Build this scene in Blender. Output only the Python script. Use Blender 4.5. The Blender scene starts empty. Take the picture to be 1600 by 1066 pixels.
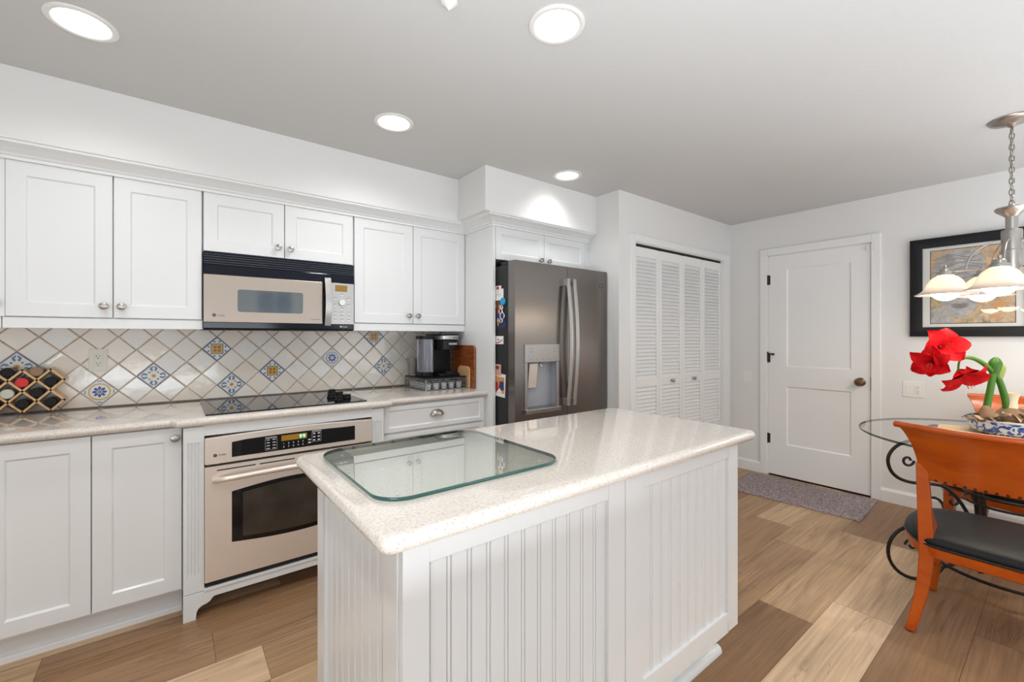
import bpy, bmesh, math, random
from mathutils import Vector, Matrix
random.seed(7)
SC = bpy.context.scene
COL = SC.collection
PI = math.pi
def R(a): return math.radians(a)
def V(*a): return Vector(a)

# ------------------------------------------------------------------ camera
CAM_H = 1.28
YAW = R(37.841)
cam = bpy.data.cameras.new('camera')
cam.sensor_width = 36.0
cam.lens = 681.9 / 1600 * 36
cam.shift_y = -0.00425
cam.clip_start = 0.02
co = bpy.data.objects.new('camera', cam)
co.location = (0, 0, CAM_H)
co.rotation_euler = (PI / 2, 0, -YAW)
COL.objects.link(co)
SC.camera = co
FW = V(math.sin(YAW), math.cos(YAW), 0)
RT = V(math.cos(YAW), -math.sin(YAW), 0)

# ------------------------------------------------------------------ world, exposure
w = bpy.data.worlds.new('world')
SC.world = w
w.use_nodes = True
nt = w.node_tree
bg = nt.nodes['Background']
bg.inputs[0].default_value = (0.80, 0.88, 1.0, 1)
bg.inputs[1].default_value = 0.7
SC.view_settings.view_transform = 'Standard'
SC.view_settings.look = 'None'
SC.view_settings.gamma = 1.0
SC.view_settings.use_curve_mapping = False
SC.view_settings.exposure = 0.48
SC.cycles.max_bounces = 10
SC.cycles.diffuse_bounces = 5
SC.cycles.glossy_bounces = 5
SC.cycles.transparent_max_bounces = 16
SC.cycles.caustics_reflective = False
SC.cycles.caustics_refractive = False
SC.cycles.sample_clamp_indirect = 6.0
SC.cycles.use_denoising = True

CEIL = 2.385
RX0, RX1, RY0, RY1 = -2.3, 4.38, -3.0, 3.14
CANS = [(-0.253, 2.143), (0.900, 2.150), (2.134, 2.130), (1.074, 1.124),
        (-0.253, 1.124), (-0.6, -1.4), (1.074, -1.6), (3.35, -0.35), (2.2, -1.7), (-1.9, -2.2), (-1.5, 0.4)]  # cans past the first four are unseen, added to brighten the room
CAN_W = 13.5
LEFT_FILL_W = 30.0
PATIO_FILL_W = 5.0
DINING_FILL_W = 9.0
BOUNCE_W = 50.0
GLOBE_W = 20.0

def area(name, loc, rot, sx, sy, power, color=(1, 1, 1)):
    l = bpy.data.lights.new(name, 'AREA')
    l.shape = 'RECTANGLE'; l.size = sx; l.size_y = sy; l.energy = power; l.color = color
    o = bpy.data.objects.new(name, l); o.location = loc; o.rotation_euler = rot
    COL.objects.link(o); return o
# added fill lamps, unseen, set in made-up openings of the rear and left walls
area('fill_patio', (-0.75, -2.93, 1.1), (R(108), 0, 0), 2.2, 1.9, PATIO_FILL_W, (.92, .97, 1.0))
area('fill_dining', (2.95, -2.93, 1.35), (R(104), 0, 0), 2.0, 1.5, DINING_FILL_W, (.92, .97, 1.0))
area('fill_left', (-2.24, -1.65, 1.45), (0, R(-90), 0), 1.4, 2.2, LEFT_FILL_W, (.92, .97, 1.0))
# added fill lamps aimed up, brightening the room by way of the ceiling
area('bounce_fill', (0.1, -0.45, 0.75), (R(180), 0, 0), 1.7, 1.7, BOUNCE_W, (.88, .95, 1.0))
area('bounce_fill', (2.9, -1.3, 0.75), (R(180), 0, 0), 2.2, 2.0, BOUNCE_W * .75, (.88, .95, 1.0))
for i, (x, y) in enumerate(CANS):
    l = bpy.data.lights.new('can_lamp', 'SPOT')
    l.energy = CAN_W * {0: .75, 1: 1.1, 2: .58}.get(i, 2.0 if x > 3 else 1.25); l.spot_size = R({2: 130}.get(i, 160)); l.spot_blend = 0.9; l.shadow_soft_size = 0.05
    l.color = (0.98, 0.985, 0.985)
    o = bpy.data.objects.new('can_lamp', l); o.location = (x, y, CEIL + 0.018); COL.objects.link(o)

# ------------------------------------------------------------------ materials
MATS = {}
def _mat(name):
    m = bpy.data.materials.new(name); m.use_nodes = True
    m.node_tree.nodes.clear(); MATS[name] = m
    return m, m.node_tree
def nd(nt, t, **k):
    n = nt.nodes.new(t)
    for a, b in k.items():
        if a.startswith('i_'):
            key = a[2:]
            key = int(key) if key.isdigit() else key.replace('_', ' ')
            n.inputs[key].default_value = b
        else: setattr(n, a, b)
    return n
def out(nt, sh):
    o = nt.nodes.new('ShaderNodeOutputMaterial'); nt.links.new(sh.outputs[0], o.inputs[0])
def c4(c): return (c[0], c[1], c[2], 1)
def bsdf(nt, color=(.8, .8, .8), rough=.5, metal=0., spec=.5, coat=0., coat_rough=.05, emit=None, estr=0., trans=0., aniso=0., sss=0.):
    p = nt.nodes.new('ShaderNodeBsdfPrincipled')
    p.inputs['Base Color'].default_value = c4(color)
    p.inputs['Roughness'].default_value = rough
    p.inputs['Metallic'].default_value = metal
    p.inputs['Specular IOR Level'].default_value = spec
    p.inputs['Coat Weight'].default_value = coat
    p.inputs['Coat Roughness'].default_value = coat_rough
    p.inputs['Transmission Weight'].default_value = trans
    p.inputs['Anisotropic'].default_value = aniso
    if sss:
        p.inputs['Subsurface Weight'].default_value = sss
        p.inputs['Subsurface Radius'].default_value = (.02, .01, .008)
    if emit:
        p.inputs['Emission Color'].default_value = c4(emit); p.inputs['Emission Strength'].default_value = estr
    return p
def M(name, color, rough=.5, **k):
    if name in MATS: return MATS[name]
    m, nt = _mat(name); out(nt, bsdf(nt, color, rough, **k)); return m
def coords(nt, scale=(1, 1, 1), kind='Object'):
    tc = nd(nt, 'ShaderNodeTexCoord'); mp = nd(nt, 'ShaderNodeMapping')
    mp.inputs['Scale'].default_value = scale
    nt.links.new(tc.outputs[kind], mp.inputs[0]); return mp
def noise(nt, vec, scale=5., detail=3., rough=.5, dist=0.):
    n = nd(nt, 'ShaderNodeTexNoise'); n.inputs['Scale'].default_value = scale
    n.inputs['Detail'].default_value = detail; n.inputs['Roughness'].default_value = rough; n.inputs['Distortion'].default_value = dist
    if vec is not None: nt.links.new(vec.outputs[0], n.inputs['Vector'])
    return n
def ramp(nt, fac, stops, interp='LINEAR'):
    r = nd(nt, 'ShaderNodeValToRGB'); r.color_ramp.interpolation = interp
    e = r.color_ramp.elements
    while len(e) < len(stops): e.new(.5)
    for k, (p, c) in zip(e, stops): k.position = p; k.color = c4(c) if len(c) == 3 else c
    nt.links.new(fac, r.inputs[0]); return r
def bump(nt, h, p, strength=.2, dist=.002):
    b = nd(nt, 'ShaderNodeBump'); b.inputs['Strength'].default_value = strength; b.inputs['Distance'].default_value = dist
    nt.links.new(h, b.inputs['Height']); nt.links.new(b.outputs[0], p.inputs['Normal'])
def mixc(nt, fac, a, b, mode='MIX'):
    n = nd(nt, 'ShaderNodeMix', data_type='RGBA', blend_type=mode)
    for s, i in ((fac, 0), (a, 6), (b, 7)):
        if hasattr(s, 'links'): nt.links.new(s, n.inputs[i])
        elif isinstance(s, (int, float)): n.inputs[i].default_value = s
        else: n.inputs[i].default_value = c4(s)
    return n.outputs[2]
def math_(nt, op, a, b=0.):
    n = nd(nt, 'ShaderNodeMath', operation=op)
    for s, i in ((a, 0), (b, 1)):
        if hasattr(s, 'links'): nt.links.new(s, n.inputs[i])
        else: n.inputs[i].default_value = s
    return n.outputs[0]

def mk_wall(name, col, rough, bs, sc=60.):
    m, nt = _mat(name); p = bsdf(nt, col, rough, spec=.3); n = noise(nt, coords(nt), sc, 4.)
    bump(nt, n.outputs[0], p, bs, .002); out(nt, p)
mk_wall('wall_paint', (.755, .75, .74), .8, .12)
def mk_ceiling():
    m, nt = _mat('ceiling_texture'); p = bsdf(nt, (.60, .60, .597), .85, spec=.2)
    n = noise(nt, coords(nt, (1, 1.6, 1)), 9., 5., .6, 1.2)
    r = ramp(nt, n.outputs[0], [(.45, (0, 0, 0)), (.6, (1, 1, 1))])
    bump(nt, r.outputs[0], p, .12, .003); out(nt, p)
mk_ceiling()
M('cabinet_white', (.755, .762, .76), .30, coat=.25, coat_rough=.12)
M('trim_white', (.81, .81, .80), .38)
M('door_white', (.82, .82, .81), .42)
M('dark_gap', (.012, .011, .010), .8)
M('closet_shade', (.10, .10, .10), .9)
M('black_plastic', (.008, .008, .009), .32, spec=.22)
M('black_gloss', (.004, .004, .005), .05, spec=.4)
M('navy_gloss', (.003, .005, .014), .12, spec=.28)
M('nickel', (.42, .40, .37), .30, metal=1.)
M('pewter', (.40, .37, .34), .30, metal=1.)
M('bronze', (.20, .12, .07), .32, metal=1.)
M('iron_black', (.016, .010, .008), .42, spec=.3)
M('hinge_black', (.015, .014, .014), .5)
M('plastic_white', (.80, .79, .76), .35)
M('plastic_ivory', (.76, .74, .66), .35)
M('slot_dark', (.06, .05, .04), .6)
M('chrome', (.75, .75, .75), .12, metal=1.)
M('fridge_side', (.030, .030, .032), .5, spec=.2)
M('amber_display', (.22, .12, .01), .3, emit=(.55, .30, .03), estr=.12)
M('green_digits', (.1, .6, .4), .4, emit=(.25, 1., .6), estr=1.1)
M('legend_white', (.62, .63, .64), .5)
M('legend_dark', (.05, .05, .05), .5)
M('clear_rim', (.75, .70, .70), .15, trans=.6)
M('lid_black', (.010, .009, .009), .45, spec=.2)
M('lid_red', (.70, .012, .008), .4)
M('lid_tan', (.32, .18, .10), .45)
M('lid_white', (.62, .60, .52), .4)
M('jar_dark', (.05, .035, .02), .15)
M('leather_black', (.008, .009, .010), .45, spec=.22)
M('piping_black', (.010, .010, .011), .3)
M('nail_dark', (.05, .02, .012), .35, metal=.6)
M('frame_black', (.011, .011, .013), .42, spec=.25)
M('mat_board', (.80, .78, .74), .8)
M('stem_green', (.055, .165, .012), .42, spec=.3)
M('bud_green', (.035, .125, .012), .4, spec=.3)
M('bud_yellow', (.24, .30, .03), .45)
M('stamen_red', (.55, .03, .02), .5)
M('throat_dark', (.10, .0, .005), .5)
M('bulb_brown', (.24, .14, .07), .7)
M('pebble_tan', (.45, .36, .24), .8)
M('dry_skin', (.42, .32, .22), .75)
M('dry_cream', (.72, .62, .42), .6)
M('steel_wire', (.30, .30, .31), .3, metal=1.)
M('cup_white', (.72, .72, .74), .5)
M('photo_paper', (.80, .79, .77), .5)
for n_, c_ in (('print_red', (.42, .03, .02)), ('print_blue', (.02, .035, .16)), ('print_skin', (.58, .30, .19)), ('print_brown', (.12, .05, .03)),
               ('print_cyan', (.01, .30, .55)), ('print_orange', (.62, .28, .06)), ('print_pink', (.62, .36, .30)), ('print_black', (.02, .02, .025)),
               ('print_gray', (.36, .37, .40)), ('tile_blue', (.025, .06, .30)), ('tile_slate', (.12, .17, .28)), ('tile_yellow', (.62, .38, .04)), ('tile_rust', (.36, .12, .05)),
               ('tile_glaze', (.76, .76, .74)), ('tile_rim', (.62, .57, .50)), ('art_leaf', (.66, .33, .13)), ('art_leaf_pale', (.74, .48, .26)), ('art_green', (.38, .38, .16)),
               ('art_line', (.10, .09, .09)), ('art_lip', (.30, .24, .23)), ('art_mid', (.24, .22, .22))):
    M(n_, c_, .25 if n_.startswith('tile') else .5)

def mk_steel(name, col, rough, ax, metal=1.):
    m, nt = _mat(name); p = bsdf(nt, col, rough, metal=metal, aniso=.3)
    sc = [400, 400, 400]; sc[ax] = 3
    n = noise(nt, coords(nt, tuple(sc)), 1., 2.)
    r = ramp(nt, n.outputs[0], [(.3, (rough - .02,) * 3), (.7, (rough + .02,) * 3)])
    nt.links.new(r.outputs[0], p.inputs['Roughness'])
    out(nt, p)
mk_steel('steel', (.82, .735, .66), .38, 0, .6)
mk_steel('steel_warm', (.44, .37, .315), .34, 0, .75)
mk_steel('steel_fridge', (.22, .202, .19), .24, 2)
mk_steel('steel_light', (.50, .488, .47), .34, 2, .8)

def mk_quartz():
    m, nt = _mat('quartz'); p = bsdf(nt, (.77, .71, .63), .07, coat=.5, coat_rough=.03)
    mp = coords(nt)
    v = nd(nt, 'ShaderNodeTexVoronoi'); v.inputs['Scale'].default_value = 260.; nt.links.new(mp.outputs[0], v.inputs[0])
    n2 = noise(nt, mp, 130., 2.)
    base = ramp(nt, n2.outputs[0], [(.3, (.62, .555, .49)), (.5, (.69, .63, .565)), (.72, (.75, .70, .645))])
    sep = nd(nt, 'ShaderNodeSeparateColor'); nt.links.new(v.outputs['Color'], sep.inputs[0])
    spot = math_(nt, 'LESS_THAN', v.outputs['Distance'], .36)
    pick = math_(nt, 'GREATER_THAN', sep.outputs[0], .90)
    pick2 = math_(nt, 'LESS_THAN', sep.outputs[0], .16)
    d1 = mixc(nt, math_(nt, 'MULTIPLY', spot, pick), base.outputs[0], (.40, .31, .23))
    d2 = mixc(nt, math_(nt, 'MULTIPLY', spot, pick2), d1, (.80, .76, .71))
    nt.links.new(d2, p.inputs['Base Color']); out(nt, p)
mk_quartz()

def mk_tile():
    m, nt = _mat('glazed_tile'); p = bsdf(nt, (.7, .66, .6), .12, coat=.4, coat_rough=.05)
    g = nd(nt, 'ShaderNodeNewGeometry')
    r = ramp(nt, g.outputs['Random Per Island'], [(0., (.84, .745, .64)), (.3, (.86, .78, .69)), (.55, (.88, .825, .75)), (.8, (.85, .835, .80)), (1., (.86, .75, .63))])
    n = noise(nt, coords(nt), 14., 3.)
    c = mixc(nt, math_(nt, 'MULTIPLY', n.outputs[0], .35), r.outputs[0], (.84, .79, .72))
    nt.links.new(c, p.inputs['Base Color'])
    n2 = noise(nt, coords(nt), 26., 2.)
    bump(nt, n2.outputs[0], p, .35, .004); out(nt, p)
    m, nt = _mat('grout'); p = bsdf(nt, (.40, .31, .22), .9)
    n = noise(nt, coords(nt), 40., 3.)
    r = ramp(nt, n.outputs[0], [(.3, (.36, .25, .17)), (.7, (.62, .50, .39))])
    nt.links.new(r.outputs[0], p.inputs['Base Color']); out(nt, p)
mk_tile()

def mk_floor():
    m, nt = _mat('vinyl_plank'); p = bsdf(nt, (.4, .3, .2), .34, spec=.4)
    at = nd(nt, 'ShaderNodeAttribute', attribute_name='tone')
    tc = nd(nt, 'ShaderNodeTexCoord')
    off = nd(nt, 'ShaderNodeCombineXYZ')
    k = math_(nt, 'MULTIPLY', at.outputs['Fac'], 91.7)
    nt.links.new(k, off.inputs[0]); nt.links.new(k, off.inputs[1])
    add = nd(nt, 'ShaderNodeVectorMath', operation='ADD'); nt.links.new(tc.outputs['Object'], add.inputs[0]); nt.links.new(off.outputs[0], add.inputs[1])
    def mp(s):
        q = nd(nt, 'ShaderNodeMapping'); q.inputs['Scale'].default_value = s; nt.links.new(add.outputs[0], q.inputs[0]); return q
    tone = ramp(nt, at.outputs['Fac'], [(0., (.262, .148, .074)), (.35, (.335, .200, .106)), (.65, (.48, .318, .182)), (1., (.72, .52, .335))])
    fine = noise(nt, mp((2.2, 70, 1)), 1., 4., .6)
    f1 = ramp(nt, fine.outputs[0], [(.32, (.80, .78, .76)), (.68, (1.12, 1.12, 1.12))])
    c = mixc(nt, 1., tone.outputs[0], f1.outputs[0], 'MULTIPLY')
    broad = noise(nt, mp((.9, 7, 1)), 1.6, 4., .55, .8)
    f2 = ramp(nt, broad.outputs[0], [(.28, (.70, .66, .62)), (.45, (1., 1., 1.)), (.75, (1.08, 1.07, 1.05))])
    c = mixc(nt, 1., c, f2.outputs[0], 'MULTIPLY')
    crack = noise(nt, mp((.55, 4.2, 1)), 1.7, 5., .6, 1.5)
    a1 = math_(nt, 'ABSOLUTE', math_(nt, 'SUBTRACT', crack.outputs[0], .62))
    f3 = ramp(nt, a1, [(0., (.45, .40, .36)), (.012, (.8, .78, .75)), (.03, (1, 1, 1))])
    c = mixc(nt, .5, c, f3.outputs[0], 'MULTIPLY')
    nt.links.new(c, p.inputs['Base Color'])
    rr = ramp(nt, fine.outputs[0], [(.3, (.42,) * 3), (.7, (.28,) * 3)])
    nt.links.new(rr.outputs[0], p.inputs['Roughness'])
    bump(nt, fine.outputs[0], p, .12, .001); out(nt, p)
mk_floor()

def mk_wood(name, a, b, rough=.22, sc=(3, 3, 3), coat=.6, stretch=(1, 1, 12)):
    m, nt = _mat(name); p = bsdf(nt, a, rough, coat=coat, coat_rough=.1)
    n = noise(nt, coords(nt, stretch), sc[0], 4., .6, .6)
    r = ramp(nt, n.outputs[0], [(.3, a), (.7, b)])
    nt.links.new(r.outputs[0], p.inputs['Base Color']); out(nt, p)
mk_wood('chair_wood', (.38, .050, .0005), (.54, .095, .0008), stretch=(5, 2, 5), coat=.14, sc=(2, 2, 2))
mk_wood('walnut', (.16, .035, .008), (.32, .095, .022), stretch=(2, 2, 18))
mk_wood('maple', (.56, .32, .14), (.68, .42, .20), stretch=(8, 8, 8), coat=.2)
mk_wood('bamboo', (.66, .40, .16), (.78, .52, .26), stretch=(14, 14, 14), coat=.2, rough=.4)

def mk_rug():
    m, nt = _mat('shag'); p = bsdf(nt, (.3, .25, .25), .95, spec=.1)
    n = noise(nt, coords(nt), 95., 3., .6)
    r = ramp(nt, n.outputs[0], [(.32, (.13, .10, .10)), (.5, (.34, .285, .29)), (.7, (.46, .40, .41))])
    nt.links.new(r.outputs[0], p.inputs['Base Color']); bump(nt, n.outputs[0], p, .6, .01); out(nt, p)
mk_rug()

def mk_glass(name, tint, refl=1.0, edge=None):
    m, nt = _mat(name)
    t = nd(nt, 'ShaderNodeBsdfTransparent'); t.inputs[0].default_value = c4(tint)
    g = nd(nt, 'ShaderNodeBsdfGlossy'); g.inputs['Roughness'].default_value = .005
    f = nd(nt, 'ShaderNodeFresnel'); f.inputs['IOR'].default_value = 1.5
    gm = nd(nt, 'ShaderNodeNewGeometry')      # thin sheet: the same reflectance from both sides
    nt.links.new(math_(nt, 'SUBTRACT', 1.5, math_(nt, 'MULTIPLY', gm.outputs['Backfacing'], 1.5 - 1 / 1.5)), f.inputs['IOR'])
    k = math_(nt, 'MULTIPLY', f.outputs[0], refl)
    mx = nd(nt, 'ShaderNodeMixShader'); nt.links.new(k, mx.inputs[0]); nt.links.new(t.outputs[0], mx.inputs[1]); nt.links.new(g.outputs[0], mx.inputs[2])
    out(nt, mx)
mk_glass('glass_green', (.93, .975, .945), 2.2)
mk_glass('glass_clear', (.97, .98, .975))
mk_glass('glass_smoke', (.80, .82, .84))
M('glass_edge', (.02, .10, .085), .08, coat=.5)
mk_glass('glass_edge_dark', (.10, .14, .13))
M('vent_slat', (.055, .06, .085), .3)
mk_steel('steel_mid', (.36, .35, .345), .32, 2, .85)
M('microwave_glass', (.20, .22, .23), .07, metal=1.)
M('cup_frost', (.70, .62, .62), .25, trans=.75)
M('water_tank', (.45, .46, .52), .12, trans=.7)

def mk_emit(name, col, s):
    m, nt = _mat(name); e = nd(nt, 'ShaderNodeEmission'); e.inputs[0].default_value = c4(col); e.inputs[1].default_value = s; out(nt, e)
mk_emit('lamp_lens', (1., .975, .94), 7.)
mk_emit('globe_glow', (1., .86, .66), GLOBE_W)
def mk_shade():
    m, nt = _mat('shade_glass')
    d = nd(nt, 'ShaderNodeBsdfDiffuse'); d.inputs[0].default_value = (.84, .78, .74, 1)
    t = nd(nt, 'ShaderNodeBsdfTranslucent'); t.inputs[0].default_value = (.95, .84, .76, 1)
    mx = nd(nt, 'ShaderNodeMixShader'); mx.inputs[0].default_value = .55
    nt.links.new(d.outputs[0], mx.inputs[1]); nt.links.new(t.outputs[0], mx.inputs[2])
    g = nd(nt, 'ShaderNodeBsdfGlossy'); g.inputs['Roughness'].default_value = .2
    f = nd(nt, 'ShaderNodeFresnel'); m2 = nd(nt, 'ShaderNodeMixShader')
    nt.links.new(f.outputs[0], m2.inputs[0]); nt.links.new(mx.outputs[0], m2.inputs[1]); nt.links.new(g.outputs[0], m2.inputs[2]); out(nt, m2)
mk_shade()
def mk_petal():
    m, nt = _mat('petal_red'); p = bsdf(nt, (.70, .005, .010), .6, spec=.12, sss=.1)
    n = noise(nt, coords(nt), 40., 3.)
    r = ramp(nt, n.outputs[0], [(.3, (.48, .002, .005)), (.7, (.66, .004, .008))])
    nt.links.new(r.outputs[0], p.inputs['Base Color']); out(nt, p)
mk_petal()
def mk_porcelain():
    m, nt = _mat('blue_white_porcelain'); p = bsdf(nt, (.8, .82, .86), .1, coat=.5)
    n = noise(nt, coords(nt), 40., 1., .4, 1.2)
    n2 = noise(nt, coords(nt), 60., 2., .5, 1.)
    a = ramp(nt, n.outputs[0], [(.505, (0, 0, 0)), (.53, (1, 1, 1))])
    b = ramp(nt, n2.outputs[0], [(.35, (.02, .05, .26)), (.65, (.10, .19, .50))])
    c = mixc(nt, a.outputs[0], (.74, .78, .84), b.outputs[0]); nt.links.new(c, p.inputs['Base Color']); out(nt, p)
mk_porcelain()
def mk_mottle(name, stops, sc, detail=4., dist=0., rough=.7):
    m, nt = _mat(name); p = bsdf(nt, stops[0][1], rough); n = noise(nt, coords(nt), sc, detail, .6, dist)
    r = ramp(nt, n.outputs[0], stops); nt.links.new(r.outputs[0], p.inputs['Base Color']); out(nt, p)
mk_mottle('art_stone', [(.3, (.30, .28, .28)), (.55, (.50, .475, .46)), (.75, (.66, .63, .60))], 22., 5., .6)
mk_mottle('art_ground', [(.3, (.26, .20, .16)), (.45, (.52, .40, .29)), (.58, (.66, .42, .22)), (.72, (.74, .65, .52))], 28., 5., 1.2)
mk_mottle('straw_mat', [(.35, (.58, .44, .25)), (.65, (.74, .60, .38))], 120., 2.)
mk_mottle('oven_glass', [(.3, (.030, .022, .016)), (.7, (.050, .040, .030))], 8., 2., 0., .08)
mk_mottle('mauve_print', [(.3, (.2, .1, .1)), (.7, (.5, .4, .4))], 40.)

# ------------------------------------------------------------------ mesh builder
class MB:
    def __init__(s): s.v = []; s.f = []; s.m = []; s.k = 0
    def P(s, p): s.v.append(tuple(p)); return len(s.v) - 1
    def F(s, *ids): s.f.append(tuple(ids)); s.m.append(s.k)
    def quad(s, a, b, c, d): s.F(*[s.P(p) for p in (a, b, c, d)])
    def poly(s, pts): s.F(*[s.P(p) for p in pts])
    def mat(s, k): s.k = k; return s
    def box(s, x0, x1, y0, y1, z0, z1):
        i = [s.P((x, y, z)) for z in (z0, z1) for y in (y0, y1) for x in (x0, x1)]
        for q in ((0, 2, 3, 1), (4, 5, 7, 6), (0, 1, 5, 4), (2, 6, 7, 3), (0, 4, 6, 2), (1, 3, 7, 5)): s.F(*[i[j] for j in q])
        return s
    def obox(s, o, u, v, n, a0, a1, b0, b1, c0, c1):
        i = [s.P(o + u * a + v * b + n * c) for c in (c0, c1) for b in (b0, b1) for a in (a0, a1)]
        for q in ((0, 2, 3, 1), (4, 5, 7, 6), (0, 1, 5, 4), (2, 6, 7, 3), (0, 4, 6, 2), (1, 3, 7, 5)): s.F(*[i[j] for j in q])
        return s
    def prism(s, pts, ax, a, b):
        def mk(p, t):
            return {'x': (t, p[0], p[1]), 'y': (p[0], t, p[1]), 'z': (p[0], p[1], t)}[ax]
        A = [s.P(mk(p, a)) for p in pts]; B = [s.P(mk(p, b)) for p in pts]; n = len(pts)
        s.F(*A[::-1]); s.F(*B)
        for i in range(n): j = (i + 1) % n; s.F(A[i], A[j], B[j], B[i])
        return s
    def rings(s, rings, closed_ring=True, cap0=True, cap1=True):
        I = [[s.P(p) for p in r] for r in rings]; n = len(I[0])
        for a, b in zip(I, I[1:]):
            for i in range(n if closed_ring else n - 1):
                j = (i + 1) % n; s.F(a[i], a[j], b[j], b[i])
        if closed_ring and cap0: s.F(*I[0][::-1])
        if closed_ring and cap1: s.F(*I[-1])
        return s
    def lathe(s, c, prof, n=24, ax=None, cap0=True, cap1=True, u=None, v=None):
        """prof: list of (r, h) along axis ax (default z)"""
        ax = Vector(ax).normalized() if ax else V(0, 0, 1)
        if u is None:
            u = ax.orthogonal().normalized() if abs(ax.z) < .99 else V(1, 0, 0)
            v = ax.cross(u)
        c = Vector(c)
        return s.rings([[c + ax * h + (u * math.cos(2 * PI * i / n) + v * math.sin(2 * PI * i / n)) * max(r, 1e-5) for i in range(n)] for r, h in prof], True, cap0, cap1)
    def cyl(s, a, b, r, n=14, r2=None):
        a = Vector(a); b = Vector(b); d = b - a
        return s.lathe(a, [(r, 0), (r if r2 is None else r2, d.length)], n, d)
    def tube(s, path, r, n=8, closed=False, flat=None):
        path = [Vector(p) for p in path]; N = len(path); rs = r if isinstance(r, (list, tuple)) else [r] * N
        T = []
        for i in range(N):
            a = path[i - 1] if (i > 0 or closed) else path[i]; b = path[(i + 1) % N] if (i < N - 1 or closed) else path[i]
            T.append((b - a).normalized())
        u = T[0].orthogonal().normalized(); rr = []
        for i in range(N):
            u = (u - T[i] * u.dot(T[i]))
            u = u.normalized() if u.length > 1e-6 else T[i].orthogonal().normalized()
            v = T[i].cross(u)
            rr.append([path[i] + (u * math.cos(2 * PI * k / n) + v * math.sin(2 * PI * k / n)) * rs[i] for k in range(n)])
        if closed: rr.append(rr[0]); return s.rings(rr, True, False, False)
        return s.rings(rr)
    def ball(s, c, rx, ry=None, rz=None, n=16, m=10):
        ry = ry or rx; rz = rz or rx; c = Vector(c)
        return s.rings([[c + V(rx * math.sin(PI * j / m) * math.cos(2 * PI * i / n), ry * math.sin(PI * j / m) * math.sin(2 * PI * i / n), -rz * math.cos(PI * j / m)) for i in range(n)]
                        for j in [.02] + list(range(1, m)) + [m - .02]])
    def grid(s, fn, nu, nv, wrap=False):
        I = [[s.P(fn(i / nu, j / nv)) for j in range(nv + 1)] for i in range(nu + 1)]
        for i in range(nu):
            for j in range(nv): s.F(I[i][j], I[i + 1][j], I[i + 1][j + 1], I[i][j + 1])
        return s
    def slab(s, fn, nrm, nu, nv, th):
        """closed thick sheet: fn(u,v) front, offset nrm(u,v)*th behind"""
        A = [[s.P(fn(i / nu, j / nv)) for j in range(nv + 1)] for i in range(nu + 1)]
        B = [[s.P(Vector(fn(i / nu, j / nv)) + Vector(nrm(i / nu, j / nv)) * (th(i / nu, j / nv) if callable(th) else th)) for j in range(nv + 1)] for i in range(nu + 1)]
        for i in range(nu):
            for j in range(nv):
                s.F(A[i][j], A[i + 1][j], A[i + 1][j + 1], A[i][j + 1]); s.F(B[i][j], B[i][j + 1], B[i + 1][j + 1], B[i + 1][j])
        for i in range(nu):
            s.F(A[i][0], B[i][0], B[i + 1][0], A[i + 1][0]); s.F(A[i][nv], A[i + 1][nv], B[i + 1][nv], B[i][nv])
        for j in range(nv):
            s.F(A[0][j], A[0][j + 1], B[0][j + 1], B[0][j]); s.F(A[nu][j], B[nu][j], B[nu][j + 1], A[nu][j + 1])
        return s
    def shaker(s, o, u, v, n, w, h, st=.056, rec=.008, th=.019, sl=.006, sts=None):
        """framed panel; sts = (left, right, bottom, top) widths"""
        o = Vector(o); u = Vector(u); v = Vector(v); n = Vector(n)
        L, Rr, B, T = sts or (st,) * 4
        def ring(a0, a1, b0, b1, c): return [s.P(o + u * a + v * b + n * c) for a, b in ((a0, b0), (a1, b0), (a1, b1), (a0, b1))]
        bk = ring(0, w, 0, h, -th); fr = ring(0, w, 0, h, 0); i1 = ring(L, w - Rr, B, h - T, 0)
        i2 = ring(L + sl, w - Rr - sl, B + sl, h - T - sl, -rec)
        s.F(*bk[::-1])
        for a, b in ((bk, fr), (fr, i1), (i1, i2)):
            for k in range(4): j = (k + 1) % 4; s.F(a[k], a[j], b[j], b[k])
        s.F(*i2); return s
    def build(s, name, mats, parent=None, loc=None, smooth=None, bev=0., seg=2, recalc=True, P=None):
        me = bpy.data.meshes.new(name)
        off = P if P is not None else (Vector(parent['_o']) if parent is not None and '_o' in parent.keys() else V(0, 0, 0))
        if loc is not None: off = Vector(loc)
        me.from_pydata([(x - off[0], y - off[1], z - off[2]) for x, y, z in s.v], [], s.f)
        for m in (mats if isinstance(mats, (list, tuple)) else [mats]): me.materials.append(MATS[m])
        for p, k in zip(me.polygons, s.m): p.material_index = k
        if recalc:
            bm = bmesh.new(); bm.from_mesh(me)
            bmesh.ops.remove_doubles(bm, verts=bm.verts, dist=1e-6)
            bmesh.ops.recalc_face_normals(bm, faces=bm.faces); bm.to_mesh(me); bm.free()
        if smooth:
            me.shade_smooth(); me.set_sharp_from_angle(angle=R(smooth))
        o = bpy.data.objects.new(name, me); COL.objects.link(o)
        if bev:
            b = o.modifiers.new('bevel', 'BEVEL'); b.width = bev; b.segments = seg; b.limit_method = 'ANGLE'; b.angle_limit = R(40)
        if parent is not None: o.parent = parent
        if parent is None or loc is not None:
            if parent is None: o.location = off
        o['_o'] = tuple(off)
        return o
def thing(name, label, cat, loc=(0, 0, 0), group=None):
    o = bpy.data.objects.new(name, None); o.empty_display_size = .05; COL.objects.link(o)
    o.location = loc; o['_o'] = tuple(loc); o['label'] = label; o['category'] = cat
    if group: o['group'] = group
    return o
def tag(o, label, cat, group=None):
    o['label'] = label; o['category'] = cat
    if group: o['group'] = group
    return o
def structure(o, label=None):
    o['kind'] = 'structure'
    if label: o['label'] = label
    return o
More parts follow.
